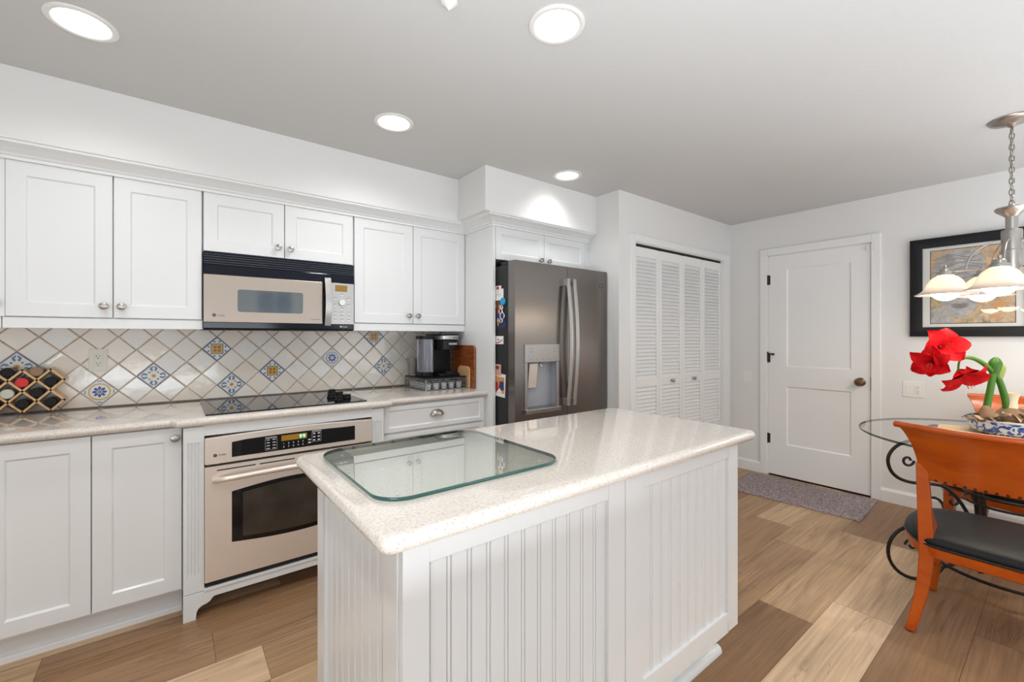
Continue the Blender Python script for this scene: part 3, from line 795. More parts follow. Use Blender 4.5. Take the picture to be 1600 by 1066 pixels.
# ================================================================== BACKSPLASH
def backsplash():
    t = tag(MB().box(RX0 + .02, 1.699, 3.1285, 3.138, .9145, 1.42).build('tiled_backsplash', 'grout', loc=(0, 3.13, .9145)), 'diagonal cream glazed tile backsplash with painted accent tiles', 'backsplash')
    H = .0728; X0, Z0 = .207, 1.2075
    deco = {(-11, 1): 'a', (-7, 3): 'c', (-4, 2): 'a', (0, 0): 'b', (1, 3): 'a', (4, 2): 'b', (9, 1): 'd', (13, -1): 'b', (14, 2): 'a'}
    rng = random.Random(3)
    m = MB(); hd = H - .0020
    zlo, zhi = .9150, 1.4
    for i in range(-36, 22):
        for j in range(-4, 6):
            if (i + j) % 2: continue
            if (i, j) in deco: continue
            cx, cz = X0 + i * H, Z0 - j * H * .988
            if cx > 1.70 + H or cz > zhi or cz < .9145 - H: continue
            w = [hd * (1 + rng.uniform(-.035, .012)) for _ in range(4)]
            P = [(cx + w[0], cz), (cx, cz + w[1]), (cx - w[2], cz), (cx, cz - w[3])]
            def clip(P, f):
                o = []
                for a, b in zip(P, P[1:] + P[:1]):
                    fa, fb = f(a), f(b)
                    if fa >= 0: o.append(a)
                    if (fa >= 0) != (fb >= 0): k = fa / (fa - fb); o.append((a[0] + (b[0] - a[0]) * k, a[1] + (b[1] - a[1]) * k))
                return o
            P = clip(P, lambda p: p[1] - zlo)
            if len(P) >= 3: P = clip(P, lambda p: 1.6975 - p[0])
            if len(P) < 3: continue
            tx, tz = rng.uniform(-.018, .018), rng.uniform(-.018, .018); yb = 3.1215
            ccx = sum(p[0] for p in P) / len(P); ccz = sum(p[1] for p in P) / len(P)
            def yy(p, d): return yb + (p[0] - ccx) * tx + (p[1] - ccz) * tz + d
            I = [(ccx + (p[0] - ccx) * .93, ccz + (p[1] - ccz) * .93) for p in P]
            m.rings([[(p[0], 3.1286, p[1]) for p in P], [(p[0], yy(p, .003), p[1]) for p in P], [(p[0], yy(p, 0), p[1]) for p in I]], True, False, True)
    m.build('glazed_tiles', 'glazed_tile', t, smooth=40)
    names = {(-11, 1): None}
    for (i, j), k in deco.items():
        cx, cz = X0 + i * H, Z0 - j * H * .988; y = 3.1205
        h = hd
        mb = MB()
        mats = ['tile_glaze', 'tile_blue', 'tile_slate', 'tile_yellow', 'tile_rust', 'tile_rim']
        def dia(r, y, kk, dx=0, dz=0, rot=0):
            mb.mat(kk); mb.poly([(cx + dx + r * math.cos(R(a + rot)), y, cz + dz + r * math.sin(R(a + rot))) for a in (0, 90, 180, 270)][::-1])
        def blob(dx, dz, r, kk, y, n=10, ex=1., rot=0.):
            mb.mat(kk); pp = []
            for q in range(n):
                a = 2 * PI * q / n; px, pz = r * ex * math.cos(a), r * math.sin(a)
                pp.append((cx + dx + px * math.cos(rot) - pz * math.sin(rot), y, cz + dz + px * math.sin(rot) + pz * math.cos(rot)))
            mb.poly(pp[::-1])
        mb.mat(1 if k == 'b' else 5 if k in 'cd' else 2)
        mb.rings([[(cx + h * math.cos(R(a)), yy_, cz + h * math.sin(R(a))) for a in (0, 90, 180, 270)] for yy_ in (3.1286, y + .001)], True, False, True)
        y -= .0002
        dia(h * (.93 if k in 'ab' else .96), y + .001, 0)
        y -= .0004
        if k == 'b':
            dia(h * .62, y + .001, 1, rot=45); dia(h * .56, y + .0007, 3, rot=45)
            for q in range(4): blob(.012 * math.cos(R(90 * q + 45)) * 1.2, .012 * math.sin(R(90 * q + 45)) * 1.2, .008, 4, y + .0003)
            blob(0, 0, .005, 3, y + .0001)
            for q in range(4):
                for s in (-.013, .013):
                    c, e = math.cos(R(90 * q)), math.sin(R(90 * q))
                    blob(c * .042 - e * s, e * .042 + c * s, .0042, 2, y + .0006, ex=1.6, rot=R(45 * (1 if s > 0 else -1)) + R(90 * q))
        elif k == 'a':
            blob(0, 0, .011, 3, y + .0008); blob(0, 0, .004, 4, y + .0004)
            for q in range(4):
                c, e = math.cos(R(90 * q)), math.sin(R(90 * q))
                for s in (-1, 1):
                    blob(c * .036 - e * .010 * s, e * .036 + c * .010 * s, .0052, 2, y + .0006, ex=2.3, rot=R(90 * q + 20 * s))
                    blob(c * .048 - e * .006 * s, e * .048 + c * .006 * s, .0035, 2, y + .0004, ex=1.8, rot=R(90 * q - 35 * s))
                c, e = math.cos(R(90 * q + 45)), math.sin(R(90 * q + 45))
                blob(c * .026, e * .026, .0045, 1 if q % 2 else 4, y + .0006)
        else:
            big = k == 'c'
            mb.mat(3 if big else 2); n = 24; ro, ri = (.044, .038) if big else (.040, .036)
            for q in range(n):
                a, b = 2 * PI * q / n, 2 * PI * (q + 1) / n
                mb.quad(*[(cx + r * math.cos(z), y + .0008, cz + r * math.sin(z)) for r, z in ((ro, a), (ri, a), (ri, b), (ro, b))])
            for q in range(8):
                a = R(45 * q); blob(.019 * math.cos(a), .019 * math.sin(a), .0062, 1, y + .0006, ex=1.55, rot=a)
            blob(0, 0, .008, 1 if big else 0, y + .0004); blob(0, 0, .004, 3, y + .0002)
            for q in range(4):
                c, e = math.cos(R(90 * q)), math.sin(R(90 * q))
                for s in (-1, 0, 1): blob(c * .055 - e * .006 * s, e * .055 + c * .006 * s, .0028, 2, y + .0006)
        o = mb.build('painted_tile', mats, t)
        o['label'] = {'a': 'white tile with slate blue leaf pattern', 'b': 'blue edged tile with yellow square motif', 'c': 'white tile with blue flower in yellow ring', 'd': 'cream tile with small blue flower'}[k]
backsplash()

# wall plates
def plate(name, label, cat, o, u, n, w, h, gangs, mat='plastic_white'):
    o = Vector(o); u = Vector(u); n = Vector(n)
    t = thing(name, label, cat, tuple(o))
    MB().obox(o, u, Z, n, -w / 2, w / 2, -h / 2, h / 2, 0, .005).build('cover_plate', mat, t, bev=.002)
    for dx, kind in gangs:
        b = MB().obox(o, u, Z, n, dx - .0165, dx + .0165, -.033, .033, .003, .007).build('rocker' if kind == 's' else 'receptacle', mat, t, bev=.0012)
        if kind in 'or':
            s = MB()
            for dz in (.018, -.018):
                for e in (-.0065, .0065): s.obox(o, u, Z, n, dx + e - .0012, dx + e + .0012, dz - .001, dz + .0065, .0065, .0074)
                s.lathe(o + u * dx + Z * (dz - .009) + n * .0065, [(.0028, 0), (.0028, .0009)], 10, n)
            s.build('slots', 'slot_dark', b)
plate('wall_outlet', 'ivory double socket on the tiles above the blue flower tile', 'outlet', (-.308, 3.1215, 1.158), X, -Y, .072, .117, [(0, 'o')], 'plastic_ivory')
plate('light_switch', 'single white rocker switch between the closet and the door', 'light switch', (RX1, 1.932, .896), -Y, -X, .072, .116, [(0, 's')])
plate('switch_socket', 'double white plate with switch and socket right of the door', 'switch plate', (RX1, .738, .885), -Y, -X, .118, .118, [(-.024, 's'), (.024, 'r')])

# ================================================================== COOKTOP
t = thing('cooktop', 'black glass electric cooktop set into the countertop', 'cooktop', (.49, 2.72, .914))
MB().prism(round_rect(.118, .868, 2.450, 2.975, .008), 'z', .9142, .9205).build('glass_surface', 'black_gloss', t, bev=.001)
for x, y in ((.80, 2.90), (.80, 2.745), (.80, 2.60), (.735, 2.68), (.735, 2.53)):
    m = MB().lathe((x, y, .9205), [(.024, 0), (.024, .006), (.021, .010), (.016, .011)], 18)
    m.box(x - .021, x + .021, y - .005, y + .005, .9305, .9445)
    m.build('control_knob', 'black_plastic', t, bev=.0015)

# ================================================================== WALL OVEN
def emblem(parent, c, r, u, n, mat='legend_dark', ring=.12):
    """round monogram badge: ring with two loops and flourishes"""
    c = Vector(c); u = Vector(u); n = Vector(n); v = n.cross(u); m = MB(); m.lathe(c, [(r, 0), (r, .0008), (r * .86, .0012), (r * .86, .0006), (.0001, .0006)], 24, n, u=u, v=v)
    o = m.build('emblem', mat, parent)
    q = MB()
    def T(pts, rr): q.tube([c + u * a * r + v * b * r + n * .0011 for a, b in pts], rr * r, 5)
    T([(-.08 + .30 * math.cos(R(a)) - .2, .28 * math.sin(R(a))) for a in range(40, 331, 20)] + [(-.02, -.02), (-.2, -.02)], .05)
    T([(.42, .28), (.2, .3), (.12, .12), (.3, .02), (.12, -.08), (.2, -.28), (.46, -.22)], .05)
    for k in range(4):
        T([(.72 * math.cos(R(90 * k + a)) * (1 - .2 * math.sin(R(a * 3))), .72 * math.sin(R(90 * k + a)) * (1 - .2 * math.sin(R(a * 3)))) for a in range(0, 70, 10)], .035)
    q.build('monogram', 'steel_light' if mat == 'legend_dark' else 'steel_fridge', o)
    return o
t = thing('wall_oven', 'stainless steel built-in wall oven with black control strip', 'oven', (.50, 2.7, .15))
MB().box(.125, .880, 2.46, 3.05, .140, .824).build('body', 'black_plastic', t)
x0, x1 = .114, .8865; yf = 2.420
# control panel with slightly arched top
n = 16; pts = [(x0, .695)] + [(x1, .695)]
top = [(x1 - (x1 - x0) * i / n, .815 + .010 * math.sin(PI * i / n)) for i in range(n + 1)]
m = MB().prism([(x0 + .004, .693), (x1 - .004, .693)] + [(x1, .700)] + top + [(x0, .700)], 'y', yf, 2.459); m.build('control_panel', 'steel', t, bev=.003)
MB().prism([(.218, .716)] + [(.788, .716), (.788, .792)] + [(.788 - .57 * i / 10, .790 + .006 * math.sin(PI * i / 10)) for i in range(1, 10)] + [(.218, .786)], 'y', yf - .0015, yf + .002).build('control_glass', 'black_gloss', t)
yg = yf - .0018
MB().box(.426, .544, yg - .0004, yg + .0006, .760, .787).build('clock_display', 'amber_display', t)
for s_, x_ in (('9', .508), ('9', .524)): lettering('clock_digit', s_, .026, (x_, yg - .0006, .764), X, Z, 'green_digits', t, .0006)
def pads(xc, zc, w, h, cols, rows, pw_, ph_, mat='legend_white', border=True, title=None):
    m = MB()
    for i in range(cols):
        for j in range(rows):
            px = xc - w / 2 + w * (i + .5) / cols; pz = zc - h / 2 + h * (j + .5) / rows
            m.box(px - pw_ / 2, px + pw_ / 2, yg - .0004, yg + .0006, pz - ph_ / 2, pz + ph_ / 2)
    if border:
        e = .0008
        for a, b, c, d_ in ((-w / 2, w / 2, -h / 2, -h / 2 + e), (-w / 2, w / 2, h / 2 - e, h / 2), (-w / 2, -w / 2 + e, -h / 2, h / 2), (w / 2 - e, w / 2, -h / 2, h / 2)):
            m.box(xc + a, xc + b, yg - .0003, yg + .0006, zc + c, zc + d_)
    m.build('touch_pads', mat, t)
pads(.381, .753, .052, .056, 2, 4, .014, .0035); MB().box(.356, .406, yg - .0004, yg + .0006, .784, .787).build('pad_heading', 'legend_white', t)
pads(.590, .761, .045, .050, 2, 3, .011, .006); MB().box(.568, .614, yg - .0004, yg + .0006, .789, .792).build('pad_heading', 'legend_white', t)
for i in range(5):
    for j in range(2): lettering('number_key', str((i + 1 + 5 * j) % 10), .011, (.434 + .022 * i, yg - .0004, .743 - .016 * j), X, Z, 'legend_white', t, .0002)
pads(.556, .742, .012, .03, 1, 2, .013, .006, border=False)
emblem(t, (.153, yf - .0005, .7335), .0075, X, -Y)
lettering('maker_script', 'Profile', .011, (.166, yf - .001, .730), X, Z, 'legend_dark', t)
# door
m = MB()
D0, D1 = .158, .683
wx0, wx1 = .218, .786
def wt(x): return .555 + .026 * math.sin(PI * (x - wx0) / (wx1 - wx0))     # arched window top
def wb(x): return .318 - .022 * math.sin(PI * (x - wx0) / (wx1 - wx0)) 
N = 16; xs = [wx0 + (wx1 - wx0) * i / N for i in range(N + 1)]
for yy in (yf,):
    m.quad((x0, yy, D0), (wx0, yy, D0), (wx0, yy, D1), (x0, yy, D1)); m.quad((wx1, yy, D0), (x1, yy, D0), (x1, yy, D1), (wx1, yy, D1))
    for a, b in zip(xs, xs[1:]):
        m.quad((a, yy, D0), (b, yy, D0), (b, yy, wb(b)), (a, yy, wb(a))); m.quad((a, yy, wt(a)), (b, yy, wt(b)), (b, yy, D1), (a, yy, D1))
m.box(x0, x1, yf + .0008, 2.459, D0, D1)
m.build('oven_door', 'steel', t, smooth=30)
MB().prism([(a, wb(a)) for a in xs] + [(a, wt(a)) for a in xs[::-1]], 'y', yf - .0008, yf + .003).build('door_glass', 'black_gloss', t)
def wt2(x): return wt(x) - .020
def wb2(x): return wb(x) + .022
xs2 = [.262 + (.742 - .262) * i / N for i in range(N + 1)]
MB().prism([(a, wb2(a)) for a in xs2] + [(a, wt2(a)) for a in xs2[::-1]], 'y', yf - .0014, yf + .002).build('viewing_window', 'oven_glass', t)
m = MB()
for i in range(4):
    a = .160 + i * .172; m.box(a, a + .155, yf - .0008, yf + .004, .661, .666)
m.build('vent_slots', 'dark_gap', t)
P = [V(.150, yf + .002, .618), V(.160, yf - .018, .622), V(.185, yf - .036, .627)] + [V(.20 + .60 * i / 14, yf - .042 - .010 * math.sin(PI * i / 14), .629 + .008 * math.sin(PI * i / 14)) for i in range(15)] + [V(.815, yf - .036, .627), V(.840, yf - .018, .622), V(.850, yf + .002, .618)]
MB().tube(P, .0125, 12).build('handle', 'steel', t, smooth=50)
MB().box(x0 + .004, x1 - .004, yf + .012, 2.458, .1335, .156).build('bottom_vent', 'dark_gap', t)

# ================================================================== MICROWAVE
t = thing('microwave_oven', 'stainless over-the-range microwave with dark vent grille', 'microwave', (.504, 2.93, 1.313))
mx0, mx1, yf = .1235, .8855, 2.735
MB().box(mx0 + .001, mx1 - .001, yf + .03, 3.119, 1.316, 1.7185).build('body', 'black_plastic', t)
m = MB(); m.box(mx0, mx1, yf + .014, yf + .031, 1.655, 1.718)
for i in range(5):
    z = 1.6575 + i * .0122; m.mat(1).prism([(yf + .014, z), (yf - .001, z + .001), (yf - .001, z + .0040), (yf + .014, z + .0075)], 'x', mx0, mx1); m.mat(0)
m.box(mx0, mx1, yf, yf + .02, 1.714, 1.7195)
m.build('vent_grille', ['navy_gloss', 'vent_slat'], t)
MB().box(mx0, mx1, yf - .001, yf + .031, 1.604, 1.654).build('upper_trim', 'navy_gloss', t, bev=.002)
MB().prism([(yf - .001, 1.355), (yf + .002, 1.325), (yf + .02, 1.315), (yf + .031, 1.315), (yf + .031, 1.355)], 'x', mx0, mx1).build('lower_trim', 'navy_gloss', t, bev=.001)
dr = MB().box(mx0, .700, yf - .004, yf + .03, 1.3555, 1.6035).build('microwave_door', 'steel_warm', t, bev=.002)
MB().box(.7005, .722, yf - .001, yf + .02, 1.3555, 1.6035).build('handle_recess', 'black_gloss', t)
MB().prism(round_rect(.272, .593, 1.412, 1.532, .012), 'y', yf - .0052, yf).build('door_window', 'microwave_glass', dr)
emblem(dr, (.168, yf - .0042, 1.392), .0085, X, -Y)
lettering('maker_script', 'Profile', .012, (.183, yf - .0046, 1.3865), X, Z, 'legend_dark', dr)
lettering('door_script', 'Convection', .011, (.636, yf - .0046, 1.378), X, Z, 'steel_fridge', dr)
pn = MB().box(.745, mx1 - .002, yf - .003, yf + .025, 1.3555, 1.6035).build('button_panel', 'steel_light', t, bev=.001)
# bowed vertical handle
m = MB()
def hb(z): return .012 + .024 * math.sin(PI * (z - 1.345) / .285)
zz = [1.345 + .285 * i / 16 for i in range(17)]
m.rings([[(.708, yf - hb(z) - .006, z), (.745, yf - hb(z) - .004, z), (.745, yf + .001, z), (.716, yf + .001 - hb(z) * .55, z)] for z in zz])
m.build('handle', 'steel_light', t, smooth=35, bev=.0015)
MB().box(.772, .843, yf - .0042, yf, 1.553, 1.592).build('display', 'amber_display', pn)
MB().lathe((.812, yf - .003, 1.486), [(.020, 0), (.020, .010), (.017, .014), (.001, .0145)], 24, (0, -1, 0)).build('dial', 'plastic_white', pn, smooth=40)
for px, pz in [(.812, 1.531), (.772, 1.507), (.853, 1.507), (.772, 1.468), (.853, 1.468), (.812, 1.445)] + [(x, z) for x in (.772, .812, .853) for z in (1.422, 1.400, 1.378)]:
    MB().box(px - .006, px + .006, yf - .0048, yf, pz - .0032, pz + .0032).build('button', 'plastic_white', pn, bev=.001)
    MB().box(px - .010, px + .010, yf - .0033, yf, pz + .0065, pz + .0085).build('button_legend', 'legend_dark', pn)
lettering('trim_script', '■ Profile', .012, (.800, yf - .0005, 1.336), X, Z, 'legend_white', t)

# ================================================================== REFRIGERATOR
t = thing('refrigerator', 'stainless steel french door refrigerator with water dispenser', 'refrigerator', (2.18, 2.6, 0))
fx0, fx1, fy = 1.733, 2.634, 2.200
MB().box(fx0 + .002, fx1 - .002, 2.275, 3.06, .03, 1.755).build('body', 'fridge_side', t, bev=.004)
MB().box(fx0 + .02, fx1 - .02, 2.3, 3.0, 0, .031).build('base', 'black_plastic', t)
for a in (fx0 + .006, fx1 - .085): MB().box(a, a + .08, 2.235, 2.36, 1.7555, 1.778).build('hinge_cover', 'fridge_side', t, bev=.006)
gx = 2.207
# left door with a real dispenser recess
rx0, rx1, rz0, rz1 = 1.836, 2.094, .800, 1.108
m = MB()
dz0, dz1 = .665, 1.775
ld = MB()
def fq(a, b, c, d_, y=fy): ld.quad((a, y, c), (b, y, c), (b, y, d_), (a, y, d_))
fq(fx0, rx0, dz0, dz1); fq(rx1, gx - .002, dz0, dz1); fq(rx0, rx1, dz0, rz0); fq(rx0, rx1, rz1, dz1)
B = [(fx0, fy), (fx0 , fy + .07), (gx - .002, fy + .07), (gx - .002, fy)]
for (a, b), (c, d_) in zip(B, B[1:]): ld.quad((a, b, dz0), (c, d_, dz0), (c, d_, dz1), (a, b, dz1))
ld.poly([(a, b, dz1) for a, b in B]); ld.poly([(a, b, dz0) for a, b in B])
ld = ld.build('door', 'steel_fridge', t)
m = MB()
for (a, c), (b, d_) in (((rx0, rz0), (rx1, rz0)), ((rx1, rz0), (rx1, rz1)), ((rx1, rz1), (rx0, rz1)), ((rx0, rz1), (rx0, rz0))):
    m.quad((a, fy, c), (b, fy, d_), (b, fy + .062, d_), (a, fy + .062, c))
m.quad((rx0, fy + .062, rz0), (rx1, fy + .062, rz0), (rx1, fy + .062, rz1), (rx0, fy + .062, rz1))
m.build('dispenser_cavity', 'print_gray', ld)
m = MB()
for a, b, c, d_ in ((rx0 - .024, rx0, rz0 - .025, rz1), (rx1, rx1 + .026, rz0 - .025, rz1)): m.box(a, b, fy - .006, fy + .004, c, d_)
m.build('dispenser_frame', 'steel_mid', ld, bev=.002)
dp = MB().box(rx0 - .026, rx1 + .028, fy - .009, fy + .004, rz1 + .001, rz1 + .122).build('dispenser_controls', 'steel_mid', ld, bev=.002)
m = MB()
for z in (1.178, 1.200): m.box(1.852, 1.876, fy - .0096, fy - .008, z, z + .002); m.box(2.060, 2.084, fy - .0096, fy - .008, z, z + .002)
for i in range(5): m.box(1.850 + i * .055, 1.862 + i * .055, fy - .0096, fy - .008, 1.126, 1.1285)
m.build('control_marks', 'legend_dark', dp)
MB().prism([(fy + .06, .772), (fy - .022, .772), (fy - .024, .800), (fy + .06, .806)], 'x', rx0 - .026, rx1 + .028).build('drip_tray', 'steel_mid', ld, bev=.003)
m = MB().obox(V(1.905, fy + .02, 1.10), X, V(0, .10, -1).normalized(), V(0, -1, -.1).normalized(), -.036, .036, 0, .165, 0, .006)
m.build('dispenser_paddle', 'steel', ld, bev=.002)
MB().cyl((1.97, fy + .03, 1.107), (1.975, fy + .012, 1.075), .008, 12, .006).build('water_nozzle', 'chrome', ld)
rd = MB().box(gx + .002, fx1, fy, fy + .07, dz0, dz1).build('door', 'steel_fridge', t, bev=.004)
emblem(rd, (2.563, fy - .0005, 1.664), .017, X, -Y, 'legend_dark')
for a, b in ((.36, .655), (.05, .35)): MB().box(fx0, fx1, fy, fy + .07, a, b).build('freezer_drawer', 'steel_fridge', t, bev=.004)
for hx, pr, sgn in ((gx - .030, ld, -1), (gx + .030, rd, 1)):
    z0, z1 = .800, 1.685; m = MB(); K = 20; rr = []
    for i in range(K + 1):
        s = i / K; z = z0 + (z1 - z0) * s; yb = fy - .040 - .034 * math.sin(PI * s)
        rr.append([(hx - .014, yb + .005, z), (hx - .007, yb - .007, z), (hx + .007, yb - .007, z), (hx + .014, yb + .005, z), (hx + .012, yb + .012, z), (hx - .012, yb + .012, z)])
    m.rings(rr)
    for z in (z0 + .002, z1 - .047): m.box(hx - .013, hx + .013, fy - .045, fy, z, z + .045)
    m.build('handle', 'steel_light', pr, smooth=40)

# ---- things held on the fridge side
def fridge_print(name, label, cat, y0, y1, z0, z1, back, bits, tilt=0., lift=.0, group=None):
    """flat print on the dark fridge side; y0 > y1 (y0 is the left edge as seen)"""
    xs = fx0 - .0004 - lift; cy, cz = (y0 + y1) / 2, (z0 + z1) / 2
    t = thing(name, label, cat, (xs, cy, cz), group)
    u = V(0, -1, 0); v = V(0, 0, 1); n = V(-1, 0, 0); w_, h_ = y0 - y1, z1 - z0; o = V(xs, cy, cz)
    a = R(tilt); u2 = u * math.cos(a) + v * math.sin(a); v2 = -u * math.sin(a) + v * math.cos(a)
    MB().obox(o, u2, v2, n, -w_ / 2, w_ / 2, -h_ / 2, h_ / 2, 0, .001).build('paper', back, t)
    for nm, mt, pts, k in bits:
        m = MB(); m.poly([o + u2 * ((px - .5) * w_) + v2 * ((py - .5) * h_) + n * (.0012 + .0002 * k) for px, py in pts]); m.build(nm, mt, t)
    return t
def el(cx, cy, rx, ry, n=12): return [(cx + rx * math.cos(2 * PI * i / n), cy + ry * math.sin(2 * PI * i / n)) for i in range(n)]
def rc(a, b, c, d_): return [(a, c), (b, c), (b, d_), (a, d_)]
fridge_print('note_card', 'white note card, topmost on the dark refrigerator side', 'card', 2.441, 2.322, 1.524, 1.600, 'photo_paper', [('printed_line', 'print_gray', rc(.3, .7, .55, .6), 0), ('printed_line', 'print_gray', rc(.25, .75, .4, .44), 0), ('printed_mark', 'print_gray', el(.5, .78, .06, .06), 0)])
fridge_print('logo_magnet', 'small white magnet with red spot above the note card', 'magnet', 2.415, 2.345, 1.592, 1.622, 'photo_paper', [('red_spot', 'print_red', el(.45, .5, .25, .4), 0)], lift=.002)
fridge_print('snapshot', 'tilted photo of people in red below the note card', 'photo', 2.452, 2.330, 1.432, 1.520, 'print_brown', [('figure', 'print_red', [(.55, .05), (.95, .1), (.85, .55), (.65, .55)], 0), ('figure', 'print_black', [(.1, .05), (.5, .05), (.42, .5), (.2, .5)], 0), ('face', 'print_skin', el(.73, .62, .09, .13), 1), ('face', 'print_skin', el(.32, .58, .09, .13), 1)], tilt=-4, lift=.0005)
fridge_print('snapshot', 'dark blue photo of one person, lower of the two overlapping photos', 'photo', 2.446, 2.302, 1.335, 1.432, 'print_blue', [('figure', 'print_black', [(.2, .15), (.75, .15), (.6, .5), (.35, .5)], 0), ('face', 'print_skin', el(.45, .58, .09, .15), 1), ('arm', 'print_orange', rc(.4, .5, .2, .45), 1), ('caption_strip', 'print_black', rc(.0, 1., .02, .12), 1)], tilt=1)
m = MB().lathe((fx0 - .002, 2.322, 1.513), [(.026, 0), (.026, .006), (.022, .010), (.001, .011)], 20, (-1, 0, 0)); tag(m.build('round_magnet', 'print_cyan', loc=(fx0 - .002, 2.322, 1.513), smooth=40), 'round bright blue magnet on the refrigerator side', 'magnet')
m = MB()
for k, (y, z, r) in enumerate(((2.335, 1.475, .012), (2.345, 1.450, .018), (2.326, 1.418, .022), (2.338, 1.385, .014))): m.tube([(fx0 - .006 - .001 * k, y + r * math.cos(2 * PI * i / 14), z + r * math.sin(2 * PI * i / 14)) for i in range(14)], .004, 6, True)
tag(m.build('key_ring', 'chrome', loc=(fx0 - .006, 2.335, 1.44), smooth=50), 'silver ring trinket hanging over the two photos', 'trinket')
fridge_print('small_card', 'small white card with red stroke, alone mid way down', 'card', 2.414, 2.322, 1.230, 1.284, 'photo_paper', [('red_stroke', 'print_red', [(.1, .12), (.4, .1), (.9, .5), (.85, .6), (.4, .25), (.15, .25)], 0), ('blue_spot', 'print_blue', el(.35, .55, .08, .12), 0)])
fridge_print('photo_magnet', 'pinkish picture magnet at the top of the photo strip', 'magnet', 2.420, 2.345, 1.020, 1.094, 'print_pink', [('face', 'print_skin', el(.5, .3, .3, .28), 0), ('cap', 'print_brown', el(.45, .7, .3, .18), 0), ('spot', 'print_red', el(.6, .8, .08, .08), 1)], lift=.003)
fridge_print('photo_strip', 'white bordered photo of two people, lowest on the refrigerator side', 'photo', 2.438, 2.302, .878, 1.032, 'photo_paper', [('picture', 'print_orange', rc(.1, .92, .16, .86), 0), ('figure', 'print_red', [(.1, .2), (.45, .2), (.4, .62), (.15, .62)], 1), ('figure', 'print_blue', [(.45, .3), (.92, .3), (.85, .68), (.55, .68)], 1), ('face', 'print_skin', el(.3, .7, .1, .09), 2), ('face', 'print_skin', el(.66, .76, .1, .09), 2), ('shirt', 'photo_paper', [(.3, .17), (.75, .17), (.55, .38)], 2)], tilt=-3)

# ================================================================== SPICE RACK AND JARS
HX, HZ = .0465, .0500; RXc, RZ0 = -.468, .9715
yf, yb = 3.040, 3.118
cells = []
for c in range(0, 9):
    if c % 2 == 0: cells += [(c, 0), (c, 2)]
    else: cells += [(c, 1)]
def cell_pos(c, r): return RXc - c * HX, RZ0 + r * HZ + .0
rk = MB()
edges = set()
for c, r in cells:
    x, z = cell_pos(c, r); T = [(x + HX, z), (x, z + HZ), (x - HX, z), (x, z - HZ)]
    for a, b in zip(T, T[1:] + T[:1]): edges.add(tuple(sorted(((round(a[0], 4), round(a[1], 4)), (round(b[0], 4), round(b[1], 4))))))
for (ax, az), (bx, bz) in sorted(edges):
    d_ = V(bx - ax, 0, bz - az); L = d_.length; d_.normalize(); n = V(-d_.z, 0, d_.x)
    o = V(ax, yf, az)
    rk.obox(o, d_, Y, n, -.0040, L + .0041, 0, yb - yf, -.0044, .0044)
tag(rk.build('jar_rack', 'bamboo', loc=(-.60, 3.08, .914)), 'bamboo lattice rack of diamond cells at the left countertop end', 'rack')
def jar(label, x, z, lid, y0=3.030, body='jar_dark', r=.0222):
    t = thing('spice_jar', label, 'jar', (x, y0 + .04, z), 'spice jars in the bamboo rack')
    MB().lathe((x, y0 + .016, z), [(r * .86, 0), (r * .92, .004), (r * .95, .012), (r * .95, .068), (r * .8, .070)], 22, (0, 1, 0)).build('glass_body', body, t, smooth=45)
    MB().lathe((x, y0, z), [(.001, .0015), (r * .8, .0015), (r * .82, 0), (r * .97, .0005), (r, .003), (r, .017), (r * .9, .018)], 22, (0, 1, 0)).build('lid', lid, t, smooth=45)
jl = {(0, 0): ('lid_black', 'black lidded jar in the lowest right cell of the rack'), (0, 2): ('lid_black', 'black lidded jar in the upper right end cell of the rack'), (1, 1): ('lid_black', 'black lidded jar in the middle row below the tan lid'),
      (2, 0): ('lid_black', 'black lidded jar straight below the red lidded one'), (2, 2): ('lid_red', 'bright red lidded jar in the rack, fully in view'), (3, 1): ('lid_white', 'jar with pale cream lid, the only light one'),
      (4, 0): ('lid_black', 'black lidded jar in bottom row, cut by the left edge'), (4, 2): ('lid_red', 'red lidded jar cut by the left edge')}
for (c, r), (l, s) in jl.items():
    x, z = cell_pos(c, r); jar(s, x, z - .0080, l)
x, z = cell_pos(1, 3); jar('tan lidded jar lying in the notch on top of the rack', x, z - .0080, 'lid_tan')
x, z = cell_pos(3, 3); jar('black lidded jar lying in the notch on top of the rack', x, z - .0080, 'lid_black')

# ================================================================== COFFEE CORNER
CT = .9142
# pod drawer
t = thing('pod_drawer', 'wire coffee pod drawer under the black coffee maker', 'drawer unit', (1.50, 2.83, CT))
px0, px1, py0, py1, ph = 1.338, 1.652, 2.665, 2.985, .076
MB().box(px0 - .004, px1 + .004, py0 - .002, py1 + .004, CT + ph, CT + ph + .010).build('top_shelf', 'black_plastic', t, bev=.003)
m = MB()
for x in (px0, px1):
    for y in (py0, py1): m.box(x - .004, x + .004, y - .004, y + .004, CT, CT + ph)
for z in (.003, .022, .040, .058, .073):
    m.tube([(px0, py0, CT + z), (px1, py0, CT + z), (px1, py1, CT + z), (px0, py1, CT + z)], .0024, 6, True)
for i in range(1, 6):
    x = px0 + (px1 - px0) * i / 6; m.cyl((x, py0 - .001, CT + .002), (x, py0 - .001, CT + ph - .002), .0016, 6)
for i in range(1, 6):
    y = py0 + (py1 - py0) * i / 6; m.cyl((px0 - .001, y, CT + .002), (px0 - .001, y, CT + ph - .002), .0016, 6)
m.build('wire_frame', 'steel_wire', t, smooth=40)
MB().box(px0 + .006, px1 - .006, py0 + .008, py1 - .006, CT + .001, CT + .006).build('tray_floor', 'steel_wire', t)
k = 0
